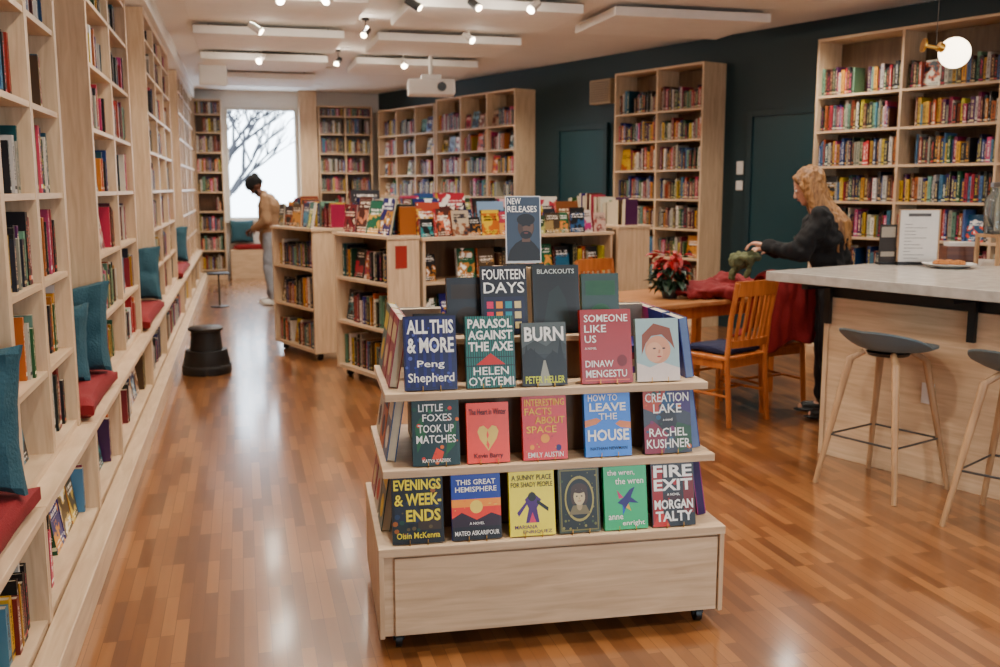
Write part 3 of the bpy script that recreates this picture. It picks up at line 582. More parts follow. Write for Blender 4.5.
SEATM=mat('grey_plastic',(92,110,118),.5,bump=.05); RAIL=mat('grey_rail',(96,98,100),.35,.7)
def barstool(M):
    e=empty('bar_stool',M,'grey shell-seat bar stool with pale wooden legs','bar stool','bar stools at the counter')
    mb=MB(); vs=[];fs=[];nr,na=12,44
    def pt(i,k,off):
        r=i/nr; a=2*math.pi*k/na
        bk=max(0,-math.sin(a)); sd=abs(math.cos(a))
        rr=.225*r; x=rr*math.cos(a)*1.1; y=rr*math.sin(a)*.95
        z=.73+.014*r**2+ (r**4)*(.095*bk**.9+.02*sd+.004)
        return (x*(1+.06*r**4*bk),y*(1+.1*bk*r**4),z-off)
    for off in (0,.01):
        for i in range(nr+1):
            for k in range(na): vs.append(pt(i,k,off))
    o=(nr+1)*na
    for i in range(nr):
        for k in range(na):
            a,b_,c,d=i*na+k,i*na+(k+1)%na,(i+1)*na+(k+1)%na,(i+1)*na+k
            fs.append((a,d,c,b_)); fs.append((o+a,o+b_,o+c,o+d))
    for k in range(na):
        a=nr*na+k;b_=nr*na+(k+1)%na; fs.append((a,o+a,o+b_,b_))
    mb.add(vs,fs); mb.obj('seat',SEATM,parent=e,smooth=True,recalc=True)
    for tx,ty in [(.12,.12),(-.12,.12),(-.12,-.12),(.12,-.12)]:
        mb=MB(); mb.tube([(tx*1.95,ty*1.95,0),(tx*1.1,ty*1.1,.675),(tx*.7,ty*.7,.717)],[.013,.02,.016],n=14); mb.obj('leg',LEGW,parent=e,smooth=True)
    f=1.95-(.85*.27/.675); q=.12*f
    mb=MB(); mb.tube([(q,q,.27),(-q,q,.27),(-q,-q,.27),(q,-q,.27)],.006,n=8,closed=True); mb.obj('footrest',RAIL,parent=e,smooth=True)
    mb=MB(); mb.lathe([(.0,.695),(.1,.70),(.11,.717),(.0,.719)],n=24); mb.obj('seat_mount',BLACK,parent=e,smooth=True)
    return e
st0=barstool(TR(3.2,4.27,0,-70))
dup(st0,TR(3.4,3.56,0,-62))
def on(x,y,z=1.0755,rz=0): return TR(x,y,z,rz)
mb=MB(); mb.box(-.12,.12,-.004,.004,.02,.34,0); o=mb.obj('menu_sign',WHITE,M=on(4.08,5.22,rz=-15),label='white printed menu card in a dark upright stand',cat='sign')
mb=MB(); mb.box(-.13,.13,-.03,.03,0,.02); mb.obj('stand_base',DARK,parent=o)
mb=MB(); mb.box(-.13,-.12,-.006,.006,.02,.345); mb.box(.12,.13,-.006,.006,.02,.345); mb.box(-.12,.12,-.006,.006,.34,.345); mb.obj('frame',LEGW,parent=o)
mb=MB(); mb.box(-.07,.07,-.0055,-.0045,.3,.32)
for k in range(11): mb.box(-.09,.0+.05*math.sin(k*2.3),-.0055,-.0045,.04+k*.021,.043+k*.021)
mb.obj('printing',ink((90,88,86)),parent=o)
mb=MB(); mb.box(-.055,.055,-.004,.004,.015,.25); o=mb.obj('card_holder',mat('kraft_card',(50,42,38),.6),M=on(3.92,5.3,rz=-10),label='small dark table card in a stand on the counter',cat='sign')
mb=MB(); mb.box(-.06,.06,-.03,.03,0,.015); mb.obj('stand_base',DARK,parent=o)
mb=MB(); mb.box(-.045,.045,-.0055,-.0045,.17,.235); mb.box(-.045,.045,-.0055,-.0045,.05,.08); mb.obj('printing',ink((190,180,165)),parent=o)
PX,PY=4.12,4.98
mb=MB(); mb.lathe([(0,.004),(.07,.0),(.08,.004),(.15,.022),(.153,.027),(.08,.012),(0,.011)],n=40); o=mb.obj('plate',mat('white_ceramic',(232,230,224),.2),M=on(PX,PY),smooth=True,label='white ceramic plate with snacks on the counter',cat='plate')
FOOD=mat('pastry',(170,104,44),.8,bump=.4)
ck=None
for k in range(8):
    a=k*.8976; r=.065 if k<7 else 0
    M=on(PX+r*math.cos(a),PY+r*math.sin(a),1.0755+.0125)
    if ck is None:
        mb=MB(); mb.lathe([(0,0),(.025,.004),(.032,.015),(.022,.03),(0,.034)],n=12); ck=mb.obj('cookie',FOOD,M=M,smooth=True,label='small golden cookie on the white plate',cat='cookie',group='cookies on the plate')
    else:
        o=ck.copy(); COL.objects.link(o); o.matrix_world=M
mb=MB(); mb.box(-.1,.1,-.07,.07,0,.1); o=mb.obj('napkin_box',wood('walnut_box',(80,40,24),(110,62,36)),M=on(4.55,5.42,rz=-20),bevel=.004,label='small brown wooden napkin box on the counter',cat='box')
mb=MB(); mb.box(-.08,.08,-.05,.05,.1,.125); mb.obj('napkins',WHITE,parent=o)
GL_=mat('clear_glass',(225,235,235),.02,trans=.95)
e=empty('water_dispenser',on(4.6,5.12),'glass water dispenser jar on a low wooden stand','dispenser')
mb=MB(); mb.box(-.1,.1,-.1,.1,.17,.19); [mb.box(x,x+.02,y,y+.02,0,.17) for x in (-.1,.08) for y in (-.1,.08)]; mb.obj('stand',LEGW,parent=e)
mb=MB(); mb.lathe([(0,.191),(.09,.191),(.1,.21),(.105,.4),(.07,.45),(.07,.48),(.065,.48),(.065,.445),(.098,.4),(.094,.215),(0,.2)],n=36); mb.obj('jar',GL_,parent=e,smooth=True)
mb=MB(); mb.lathe([(0,.481),(.075,.481),(.075,.51),(.0,.515)],n=30); mb.obj('lid',STEEL,parent=e,smooth=True)
mb=MB(); mb.cyl((-.09,-.02,.23),(-.14,-.03,.23),.012); mb.cyl((-.135,-.03,.24),(-.135,-.03,.2),.009); mb.obj('tap',STEEL,parent=e)
e=empty('pendant_lamp',TR(3.42,4.27,CEILZ),'brass pendant with glowing white glass globe','pendant lamp')
mb=MB(); mb.cyl((-.05,0,0),(-.05,0,-.03),.05,n=24); mb.obj('canopy',BRASS,parent=e,smooth=True)
mb=MB(); mb.cyl((-.05,0,-.03),(-.05,0,-.95),.002,n=8); mb.obj('stem',mat('dark_rod',(60,52,40),.4),parent=e,smooth=True)
mb=MB(); mb.cyl((-.1,0.03,-.945),(.0,0,-.965),.01,n=10); mb.cyl((-.03,0.01,-.95),(.005,0,-.965),.024,n=16); mb.obj('arm',BRASS,parent=e,smooth=True)
mb=MB(); mb.cyl((-.105,.03,-.944),(-.095,.027,-.946),.034,n=28); mb.obj('reflector_disc',BRASS,parent=e,smooth=True)
mb=MB(); mb.lathe([(.0,-.076)]+[(.076*math.cos(t),.076*math.sin(t)) for t in [R(-75+15*i) for i in range(11)]]+[(0,.076)],n=32,M=TR(.06,0,-.98)); mb.obj('globe_shade',mat('glowing_opal_glass',(255,234,200),.3,emit=8),parent=e,smooth=True)
# ---------------------------------------------------------------- table, chairs
TM=TR(3.2,6.75,0,20)
e=empty('dining_table',TM,'rectangular honey oak table with square legs','table')
mb=MB(); mb.box(-.66,.66,-.45,.45,.72,.75); mb.obj('table_top',TABLEW,parent=e,bevel=.004)
for x in (-.58,.58):
    for y in (-.38,.38): mb=MB(); mb.box(x-.03,x+.03,y-.03,y+.03,0,.72); mb.obj('leg',OAK,parent=e,bevel=.003)
mb=MB(); mb.box(-.55,.55,-.39,-.37,.63,.72); mb.box(-.55,.55,.37,.39,.63,.72); mb.box(-.59,-.57,-.35,.35,.63,.72); mb.box(.57,.59,-.35,.35,.63,.72); mb.obj('apron',OAK,parent=e)
def chair(M,lab):
    e=empty('dining_chair',M,lab,'chair','wooden chairs at the table')
    mb=MB(); mb.box(-.22,.22,-.2,.22,.435,.46); mb.obj('seat',OAK,parent=e,bevel=.008)
    for x in (-.2,.2):
        mb=MB(); mb.tube([(x,.19,0),(x,.19,.435)],.017,n=8); mb.obj('leg',OAK,parent=e)
        mb=MB(); mb.tube([(x,-.23,0),(x,-.195,.44),(x,-.215,.7),(x*1.03,-.265,.95)],.018,n=8); mb.obj('leg',OAK,parent=e,smooth=True)
    b=empty('backrest',Matrix.Identity(4),None,None); b.parent=e
    def rail(z0,z1,yc):
        mb=MB(); n=8
        for i in range(n):
            xa=-.205+.41*i/n; xb=-.205+.41*(i+1)/n
            ya=yc-.03*(1-(xa/.205)**2); yb=yc-.03*(1-(xb/.205)**2)
            mb.add([(xa,ya-.01,z0),(xb,yb-.01,z0),(xb,yb+.01,z0),(xa,ya+.01,z0),(xa,ya-.016,z1),(xb,yb-.016,z1),(xb,yb+.006,z1),(xa,ya+.006,z1)],[(0,3,2,1),(4,5,6,7),(0,1,5,4),(1,2,6,5),(2,3,7,6),(3,0,4,7)])
        mb.obj('rail',OAK,parent=b,recalc=True)
    rail(.86,.96,-.252); rail(.52,.57,-.2)
    for k in range(6):
        x=-.145+.058*k; c=.03*(1-(x/.205)**2)
        mb=MB(); mb.add([(x-.012,-.205-c,.57),(x+.012,-.205-c,.57),(x+.012,-.193-c,.57),(x-.012,-.193-c,.57),(x-.012,-.256-c,.87),(x+.012,-.256-c,.87),(x+.012,-.244-c,.87),(x-.012,-.244-c,.87)],[(0,3,2,1),(4,5,6,7),(0,1,5,4),(1,2,6,5),(2,3,7,6),(3,0,4,7)]); mb.obj('slat',OAK,parent=b)
    mb=MB()
    for x in (-.2,.2): mb.cyl((x,-.215,.2),(x,.19,.2),.01,n=8)
    mb.cyl((-.2,-.01,.2),(.2,-.01,.2),.01,n=8); mb.cyl((-.2,.19,.3),(.2,.19,.3),.01,n=8); mb.obj('stretcher',OAK,parent=e)
    mb=MB(); mb.box(-.19,.19,-.18,-.16,.38,.434); mb.box(-.19,.19,.17,.19,.38,.434); mb.box(-.2,-.18,-.16,.17,.38,.434); mb.box(.18,.2,-.16,.17,.38,.434); mb.obj('apron',OAK,parent=e)
    return e
c0=chair(TR(3.12,5.9,0,24),'orange oak slat-back chair pulled up to the table')
dup(c0,TR(3.6,6.22,0,14),'oak slat-back chair with red jacket on it')
dup(c0,TR(2.98,7.5,0,205),'oak slat-back chair at the far side of the table')
cushion_mesh(.36,.34,.05,'chair_pad',mat('navy_fabric',(10,16,56),.9,bump=.2,bscale=150),M=TR(3.12,5.9,.487,24),puff=.7,label='navy blue pad on the oak chair',cat='cushion')
e=empty('poinsettia',TR(3.02,6.55,.7505),'red poinsettia in a dark pot on the oak table','potted plant')
mb=MB(); mb.lathe([(0,0),(.05,0),(.075,.1),(.08,.11),(.07,.11),(.065,.1),(0,.1)],n=28); mb.obj('pot',mat('dark_pot',(30,26,28),.4),parent=e,smooth=True)
def leaves(n,r0,r1,z0,z1,L0,L1,seed):
    rnd=random.Random(seed); mb=MB()
    for k in range(n):
        a=rnd.uniform(0,6.28); r=rnd.uniform(r0,r1); z=rnd.uniform(z0,z1); l=rnd.uniform(L0,L1); tilt=rnd.uniform(-25,45)
        M=TR(r*math.cos(a),r*math.sin(a),z)@Matrix.Rotation(a+rnd.uniform(-.5,.5),4,'Z')@Matrix.Rotation(R(tilt),4,'Y')
        w=l*.28
        mb.add([(0,0,0),(l*.25,-w,.01),(l*.6,-w*.9,.006),(l,0,-.025),(l*.6,w*.9,.006),(l*.25,w,.01),(l*.3,0,-.006),(l*.65,0,-.01)],[(0,1,6),(1,2,7,6),(2,3,7),(3,4,7),(4,5,6,7),(5,0,6)],0,M)
    return mb
leaves(90,.02,.1,.08,.24,.07,.12,1).obj('foliage',mat('poinsettia_leaf',(14,44,20),.5),parent=e)
leaves(80,.0,.11,.16,.33,.05,.1,2).obj('flower_bracts',mat('poinsettia_red',(166,4,12),.5),parent=e)
mb=MB(); [mb.cyl((0,0,.11),(.08*math.cos(k),.08*math.sin(k),.26),.004,n=6) for k in range(6)]; mb.obj('stem',mat('stem_green',(50,80,40),.6),parent=e)
# ---------------------------------------------------------------- remesh helpers, people
_b=bmesh.new(); bmesh.ops.create_icosphere(_b,subdivisions=2,radius=1); ICO=[v.co.copy() for v in _b.verts]; _b.free()
def prims_mesh(prims):
    bm=bmesh.new()
    for p in prims:
        if p[0]=='c':
            _,p0,r0,p1,r1=p
            nv=[bm.verts.new(Vector(c)+q*r) for c,r in ((p0,r0),(p1,r1)) for q in ICO]
            h=bmesh.ops.convex_hull(bm,input=nv)
            bad=list({g for g in list(h['geom_interior'])+list(h['geom_unused']) if isinstance(g,bmesh.types.BMVert)})
            if bad: bmesh.ops.delete(bm,geom=bad,context='VERTS')
        else:
            _,c,r,rot=p
            M=Matrix.Translation(c)@Euler([R(a) for a in rot]).to_matrix().to_4x4()@Matrix.Diagonal((r[0],r[1],r[2],1))
            bmesh.ops.create_icosphere(bm,subdivisions=3,radius=1,matrix=M)
    bmesh.ops.recalc_face_normals(bm,faces=bm.faces)
    me=bpy.data.meshes.new('prims'); bm.to_mesh(me); bm.free(); return me
def blob(name,prims,vox,mt,parent=None,M=None,sm=4,nz=0,nzs=8,**k):
    me=prims_mesh(prims); o=bpy.data.objects.new('tmp',me); COL.objects.link(o)
    r=o.modifiers.new('r','REMESH'); r.mode='VOXEL'; r.voxel_size=vox; r.use_smooth_shade=True
    s=o.modifiers.new('s','SMOOTH'); s.factor=.5; s.iterations=sm
    dg=bpy.context.evaluated_depsgraph_get(); dg.update(); m2=bpy.data.meshes.new_from_object(o.evaluated_get(dg)); bpy.data.objects.remove(o)
    if nz:
        ns=[v.normal.copy() for v in m2.vertices]
        for v,nn in zip(m2.vertices,ns): v.co+=nn*nz*(noise.noise(v.co*nzs)+.5*noise.noise(v.co*nzs*2.3))
    m2.name=name; m2.materials.clear(); m2.materials.append(mt)
    for p in m2.polygons: p.use_smooth=True; p.material_index=0
    return put(m2,name,parent,M,0,**k)
def V(*a): return Vector(a)
def handp(w,fwd,up,side,curl=25):
    fwd=fwd.normalized(); up=(up-fwd*up.dot(fwd)).normalized(); lat=fwd.cross(up)*side; P=[]
    for k in (-1,0,1): P.append(('c',w,.018,w+fwd*.085+lat*(.026*k),.0125))
    ln=[.066,.076,.07,.054]
    for i in range(4):
        b=w+fwd*.085+lat*(-.031+.0205*i); c=R(curl+4*i)
        d1=fwd*math.cos(c)-up*math.sin(c); d2_=fwd*math.cos(2*c)-up*math.sin(2*c)
        m1=b+d1*ln[i]*.55; P.append(('c',b,.0095,m1,.0085)); P.append(('c',m1,.0085,m1+d2_*ln[i]*.5,.0068))
    b=w+fwd*.025-lat*.025; d=(fwd*.65-lat*.7-up*.35).normalized(); m1=b+d*.04; P.append(('c',b,.013,m1,.01)); P.append(('c',m1,.01,m1+(fwd*.85-lat*.3-up*.35).normalized()*.035,.008))
    return P
def human(M,name_label,J,skin,top_m,pant_m,shoe_m,female=True):
    hd=V(*J['head']); nk=V(*J['neck']); tilt=J['tilt']; bk=J.get('bulk',0)
    HM=Matrix.Translation(hd)@Matrix.Rotation(R(tilt),4,'Y')
    def H(x,y,z): return HM@V(x,y,z)
    B=[]
    B+=[('e',tuple(J['pelvis']),(.105,.15,.11),(0,0,0)),('c',V(*J['pelvis'])+V(.01,0,.08),.1,V(*J['chest'])-V(0,0,.06),.105),('e',tuple(J['chest']),(.11,.155 if female else .17,.15),(0,J['lean'],0)),
        ('c',nk-V(.02,0,.05),.06,hd-V(.035,0,.06),.048)]
    B+=[('e',tuple(H(-.01,0,.02)),(.096,.074,.1),(0,tilt,0)),('c',H(.035,0,-.03),.055,H(.045,0,-.07),.04),('e',tuple(H(.06,0,-.09)),(.026,.03,.02),(0,tilt,0)),
        ('c',H(.085,0,.005),.009,H(.103,0,-.03),.013),('c',H(.084,-.012,-.058),.008,H(.084,.012,-.058),.008),('e',tuple(H(.07,.03,-.0)),(.02,.018,.012),(0,tilt,0)),('e',tuple(H(.07,-.03,-.0)),(.02,.018,.012),(0,tilt,0)),
        ('c',H(.082,-.03,.022),.008,H(.082,.03,.022),.008)]
    for s in (1,-1): B+=[('e',tuple(H(-.015,s*.076,-.005)),(.017,.009,.03),(0,tilt-10,0))]
    TOP=[('e',tuple(V(*J['pelvis'])+V(0,0,.02)),(.13+bk,.168+bk,.13),(0,0,0)),('c',V(*J['pelvis'])+V(.01,0,.08),.125+bk,V(*J['chest'])-V(0,0,.06),.13+bk),('e',tuple(J['chest']),(.135+bk,.178+bk,.165),(0,J['lean'],0)),('c',nk-V(.03,0,.06),.07,nk-V(.01,0,.0),.062)]
    if not female: TOP+=[('c',V(*J['chest']),.135+bk,V(*J['pelvis'])-V(0,0,.12),.14+bk),('c',nk-V(.03,.05,.02),.05,nk-V(.03,-.05,.02),.05)]
    PANT=[('e',tuple(V(*J['pelvis'])-V(0,0,.03)),(.118,.16,.11),(0,0,0))]; SHOE=[[],[]]
    sl=.054+bk
    for i,s in enumerate((1,-1)):
        sh=V(*J['sh'][i]);el=V(*J['el'][i]);wr=V(*J['wr'][i])
        B+=[('c',sh,.05,el,.037),('c',el,.038,wr,.024)]
        TOP+=[('c',nk-V(.03,0,.07),.075,sh,.064+bk/2),('c',sh,.064+bk,el,sl),('c',el,sl+.002,el.lerp(wr,.93),.042)]
        B+=handp(wr,wr-el,V(0,0,1) if abs((wr-el).normalized().z)<.8 else V(1,0,0),-s,J.get('curl',28))
        hp=V(*J['hip'][i]);kn=V(*J['kn'][i]);an=V(*J['an'][i])
        B+=[('c',hp,.09,kn,.056),('c',kn,.056,an,.036),('c',an-V(.01,0,.03),.035,an+V(.14,0,-.055),.026)]
        PANT+=[('c',hp,.106,kn,.07),('c',kn,.072,an+V(0,0,.03),.058)]
        SHOE[i]=[('c',an+V(-.03,0,-.045),.042,an+V(.12,0.005*s,-.05),.036),('e',tuple(an+V(.06,0,-.072)),(.14,.046,.016),(0,0,0)),('c',an+V(-.01,0,-.03),.042,an+V(0,0,0.01),.042)]
    body=blob('person',B,.0062,skin,M=M,sm=3,label=name_label,cat='person')
    blob('sweater' if female else 'coat',TOP,.011,top_m,parent=body,sm=4 if female else 6,nz=.026 if female else .014,nzs=10)
    blob('trousers',PANT,.011,pant_m,parent=body,sm=5,nz=.012,nzs=10)
    for i in range(2): blob('shoe',SHOE[i],.007,shoe_m,parent=body,sm=3)
    EW=mat('eye_white',(225,222,215),.2); EI=mat('eye_iris',(50,35,25),.2); LIP=mat('lips_rose' if female else 'lips_brown',(150,80,72) if female else (96,54,46),.5)
    for s in (1,-1):
        mb=MB(); mb.lathe([(.0,-.011)]+[(.011*math.cos(R(-60+30*i)),.011*math.sin(R(-60+30*i))) for i in range(5)]+[(0,.011)],n=16,M=HM@TR(.0795,s*.031,.004)); mb.lathe([(0,-.0055),(.0055,0),(0,.0055)],n=12,mi=1,M=HM@TR(.0885,s*.031,.004)); mb.obj('eye',[EW,EI],parent=body,smooth=True)
    blob('mouth',[('c',H(.089,-.017,-.058),.0055,H(.093,0,-.057),.007),('c',H(.093,0,-.057),.007,H(.089,.017,-.058),.0055)],.003,LIP,parent=body,sm=1)
    return body,HM
SK1=mat('skin_light',(206,152,124),.55); SK2=mat('skin_brown',(84,48,32),.55)
BLK=mat('black_knit',(8,8,11),.9,bump=.3,bscale=90); JEANB=mat('black_denim',(10,11,16),.85)
JW=dict(pelvis=(0,0,.94),chest=(.07,0,1.24),lean=12,neck=(.125,0,1.42),head=(.19,0,1.56),tilt=24,bulk=.014,
 sh=[(.1,.165,1.36),(.1,-.165,1.36)],el=[(.24,.2,1.13),(.22,-.21,1.11)],wr=[(.45,.13,1.17),(.44,-.07,1.13)],hip=[(0,.09,.9),(0,-.09,.9)],kn=[(.02,.1,.5),(.03,-.1,.5)],an=[(-.03,.11,.09),(.02,-.11,.09)])
WM=TR(3.84,5.74,0,152)
wb,HM=human(WM,'blonde woman in black sweater reaching forward beside the chairs',JW,SK1,BLK,JEANB,mat('black_shoe',(14,14,15),.5))
HP=[('e',tuple(HM@V(-.028,0,.035)),(.102,.09,.102),(0,24,0))]
rnd=random.Random(5)
for k in range(60):
    a=rnd.uniform(-1,1); s=math.sin(a*2.05); c=-math.cos(a*2.05)
    p0=HM@V(-.02+.085*c*.9,.085*s,.03+rnd.uniform(-.02,.04)); p1=V(JW['head'][0]-.04+.095*c+rnd.uniform(-.015,.01),.105*s,1.46+rnd.uniform(-.02,.02)); p2=V(JW['chest'][0]-.01+.14*c,.135*s,1.33); p3=p2+V(rnd.uniform(-.02,.0),rnd.uniform(-.02,.02),-rnd.uniform(.08,.2))
    HP+=[('c',p0,.02,p1,.018),('c',p1,.018,p2,.016),('c',p2,.016,p3,.007)]
HP+=[('c',HM@V(.05,.03,.085),.025,HM@V(.03,.08,-.0),.02),('c',HM@V(.05,-.03,.085),.025,HM@V(.03,-.08,-.0),.02),('c',HM@V(.04,.078,.02),.018,HM@V(.035,.08,-.1),.014)]
HAIR=wood('blonde_hair',(92,54,24),(176,126,70),(40,40,3),.5)
blob('hair',HP,.0065,HAIR,parent=wb,sm=2,nz=.006,nzs=40)
COAT=mat('tan_canvas',(138,106,76),.85,bump=.2,bscale=60); JN=mat('light_grey_denim',(132,138,148),.85,bump=.2,bscale=120)
JMn=dict(pelvis=(-.02,0,.97),chest=(.0,0,1.29),lean=14,neck=(.07,0,1.47),head=(.17,0,1.575),tilt=50,bulk=.016,
 sh=[(.02,.175,1.4),(.02,-.175,1.4)],el=[(.0,.22,1.12),(.01,-.22,1.12)],wr=[(.2,.13,1.02),(.2,-.11,1.0)],hip=[(-.02,.09,.93),(-.02,-.09,.93)],kn=[(.02,.1,.5),(.03,-.1,.5)],an=[(-.04,.1,.09),(.03,-.11,.09)],curl=38)
mbd,HM2=human(TR(.36,13.4,0,168),'man in black beanie and tan coat standing with bowed head',JMn,SK2,COAT,JN,mat('white_sneaker',(200,198,192),.6),female=False)
blob('beanie',[('e',tuple(HM2@V(-.015,0,.055)),(.122,.102,.098),(0,50,0)),('c',HM2@V(-.06,0,.06),.078,HM2@V(-.1,0,.085),.055),('c',HM2@V(.078,-.035,.045),.022,HM2@V(.078,.035,.045),.022),('c',HM2@V(-.08,0,.0),.055,HM2@V(-.05,0,.02),.07)],.008,mat('black_beanie',(6,6,8),.95,bump=.4,bscale=120),parent=mbd,sm=3)
blob('beard',[('c',HM2@V(.04,-.055,-.05),.018,HM2@V(.075,0,-.1),.024),('c',HM2@V(.04,.055,-.05),.018,HM2@V(.075,0,-.1),.024),('c',HM2@V(.06,0,-.1),.03,HM2@V(.06,0,-.12),.02)],.006,mat('black_beard',(12,8,6),.95),parent=mbd,sm=2)
def jacket():
    mb=MB(); nu,nv=26,30; vs=[];fs=[]
    path=[(.02,.56),(-.17,.6),(-.2,.7),(-.215,.85),(-.235,.98),(-.262,1.01),(-.3,.98),(-.325,.85),(-.33,.7),(-.335,.5)]
    for j in range(nv+1):
        t=j/nv*(len(path)-1); i0=min(int(t),len(path)-2); f=t-i0
        y=path[i0][0]*(1-f)+path[i0+1][0]*f; z=path[i0][1]*(1-f)+path[i0+1][1]*f
        for i in range(nu+1):
            u=i/nu*2-1; q=noise.noise(Vector((u*3.2,j*.22,1)))
            dy=.06*q+.03*math.sin(u*9+j*.2); s=1 if j>nv*.5 else -1
            zz=z+.05*noise.noise(Vector((u*2,j*.1,7))) - .06*u*u
            vs.append((u*(.3+.04*q),y-s*abs(dy)*.8-.012*s,zz))
    for j in range(nv):
        for i in range(nu):
            a=j*(nu+1)+i; fs.append((a,a+1,a+nu+2,a+nu+1))
    mb.add(vs,fs); o=mb.obj('jacket',mat('red_jacket_cloth',(128,4,12),.85,bump=.4,bscale=40),M=TR(3.6,6.22,.0,14),smooth=True,label='red jacket draped over the back of an oak chair',cat='jacket')
    so=o.modifiers.new('s','SOLIDIFY'); so.thickness=.014; so.offset=0
    sb=o.modifiers.new('ss','SUBSURF'); sb.levels=1; sb.render_levels=1
jacket()
hm=WM@V(.58,.03,1.12)
blob('folded_scarf',[('e',(0,0,0),(.1,.12,.03),(0,0,0)),('e',(.06,.05,-.02),(.06,.05,.04),(0,20,10)),('e',(-.0,-.08,-.03),(.05,.045,.05),(0,0,30)),('c',(.03,0,-.02),.04,(.09,-.02,-.15),.02),('c',(-.03,.05,-.02),.03,(-.02,.06,-.13),.015)],.008,mat('olive_cloth',(92,96,62),.9,bump=.4,bscale=60),M=TR(hm.x,hm.y,hm.z-.03,152),sm=2,nz=.025,nzs=22,label='olive green cloth bundle held in the woman hands',cat='scarf')
blob('red_coat_heap',[('e',(0,0,.05),(.38,.2,.055),(0,0,0)),('e',(.2,.0,.08),(.18,.14,.075),(0,10,0)),('c',(-.32,-.08,.035),.04,(.05,-.14,.05),.05),('c',(-.18,.05,.06),.045,(.22,-.08,.1),.045),('c',(.2,-.14,.06),.045,(.36,-.1,.05),.045),('c',(.1,-.1,.1),.035,(.34,.08,.09),.045),('c',(-.05,-.15,.04),.045,(-.04,-.27,.035),.04)],.008,mat('red_cloth_heap',(116,4,12),.85,bump=.3,bscale=30),M=TR(3.4,6.6,.757,20),sm=5,nz=.035,nzs=9,label='heaped red winter coat lying on the oak table',cat='coat')
# ---------------------------------------------------------------- step stool, side table
e=empty('step_stool',TR(-.33,8.5,0),'round black two-tier step stool on the wood floor','step stool')
mb=MB(); mb.lathe([(0,.0),(.2,.0),(.205,.03),(.17,.2),(.165,.2),(0,.2)],n=40); mb.obj('base',DARK,parent=e,smooth=True)
mb=MB(); mb.lathe([(0,.2),(.135,.2),(.12,.36),(.14,.365),(.145,.385),(.13,.395),(0,.395)],n=40); mb.obj('upper_step',DARK,parent=e,smooth=True)
mb=MB(); mb.lathe([(.192,.055),(.203,.055),(.203,.075),(.19,.075)],n=40); mb.obj('band',mat('grey_rubber',(50,50,50),.7),parent=e)
e=empty('side_table',TR(-.32,13.3,0),'small black round side table by the bookcases','side table')
mb=MB(); mb.lathe([(0,.43),(.15,.43),(.15,.45),(0,.45)],n=30); mb.obj('table_top',BLACK,parent=e,smooth=True)
mb=MB(); mb.cyl((0,0,.02),(0,0,.43),.012); mb.obj('pole',BLACK,parent=e,smooth=True)
mb=MB(); mb.lathe([(0,0),(.12,0),(.12,.012),(.02,.02),(0,.02)],n=30); mb.obj('base',BLACK,parent=e,smooth=True)
# ---------------------------------------------------------------- ceiling things
for yy in (4.6,6.8,9.0,11.0,13.0,15.0):
    for (xa,xb) in ((-.4,1.1),(1.45,3.0),(3.3,4.85)):
        if xb>xr(yy)-.5: continue
        mb=MB(); mb.box(xa,xb,yy-.55,yy+.55,CEILZ-.12,CEILZ-.04); o=mb.obj('ceiling_panel',PANEL,bevel=.006,label='off-white rectangular acoustic panel hung under the ceiling',cat='ceiling panel',group='acoustic ceiling panels')
        mb=MB(); [mb.cyl((x,y,CEILZ-.04),(x,y,CEILZ-.0005),.006,n=6) for x in (xa+.15,xb-.15) for y in (yy-.35,yy+.35)]; mb.obj('hanger',STEEL,parent=o)
def light(nm,M,W,ang=150,col=(1,.88,.73),size=.06,parent=None,kind='SPOT',blend=.8):
    l=bpy.data.lights.new(nm,kind); l.energy=W; l.color=col; l.shadow_soft_size=size
    if kind=='SPOT': l.spot_size=R(ang); l.spot_blend=blend
    o=bpy.data.objects.new(nm,l); COL.objects.link(o)
    if parent: o.parent=parent
    o.matrix_local=M; return o
LAMP=mat('lamp_lens',(255,238,212),.4,emit=14); LAMP2=mat('spot_lens',(255,232,200),.4,emit=2.5)
DL=[]
for yy in (.8,3.2,5.7,7.9,10.0,12.0,14.0,16.2):
    for xx in (.2,1.28,3.15,5.0):
        if xx>xr(yy)-.7 or (xx==.2 and yy<2): continue
        DL.append((xx,yy))
e0=None
for (xx,yy) in DL:
    M=TR(xx,yy,CEILZ-.0005)
    if e0 is None:
        e0=empty('recessed_light',M,'small round recessed ceiling downlight, lit','ceiling light','recessed downlights')
        mb=MB(); mb.lathe([(.045,0),(.07,0),(.07,-.012),(.045,-.006)],n=28); mb.obj('trim_ring',WHITE,parent=e0,smooth=True,recalc=True)
        mb=MB(); mb.lathe([(0,-.004),(.045,-.004),(.045,-.001),(0,-.001)],n=28); mb.obj('lens',LAMP,parent=e0)
        light('bulb',Matrix.Translation((0,0,-.03)),140,ang=140,size=.04,parent=e0,col=(1,.9,.77))
    else: dup(e0,M)
def spothead(M,mt):
    t0=empty('spotlight',M,('white' if mt is WHITE else 'black')+' cylindrical adjustable spotlight under the ceiling','spotlight','ceiling spotlights')
    mb=MB(); mb.cyl((0,0,0),(0,0,-.02),.035,n=20); mb.cyl((0,0,-.02),(0,0,-.1),.007,n=8); mb.obj('arm',mt,parent=t0,smooth=True)
    mb=MB(); mb.tube([(0,.06,-.1),(0,-.055,-.17)],[.032,.037],n=20); mb.obj('lamp_head',mt,parent=t0,smooth=True)
    mb=MB(); mb.cyl((0,-.056,-.1705),(0,-.058,-.172),.028,n=20); mb.obj('lens',LAMP2,parent=t0,smooth=True)
    light('bulb',Matrix.Translation((0,-.1,-.2)),7,parent=t0,kind='POINT',size=.03)
    return t0
tw=tb=None
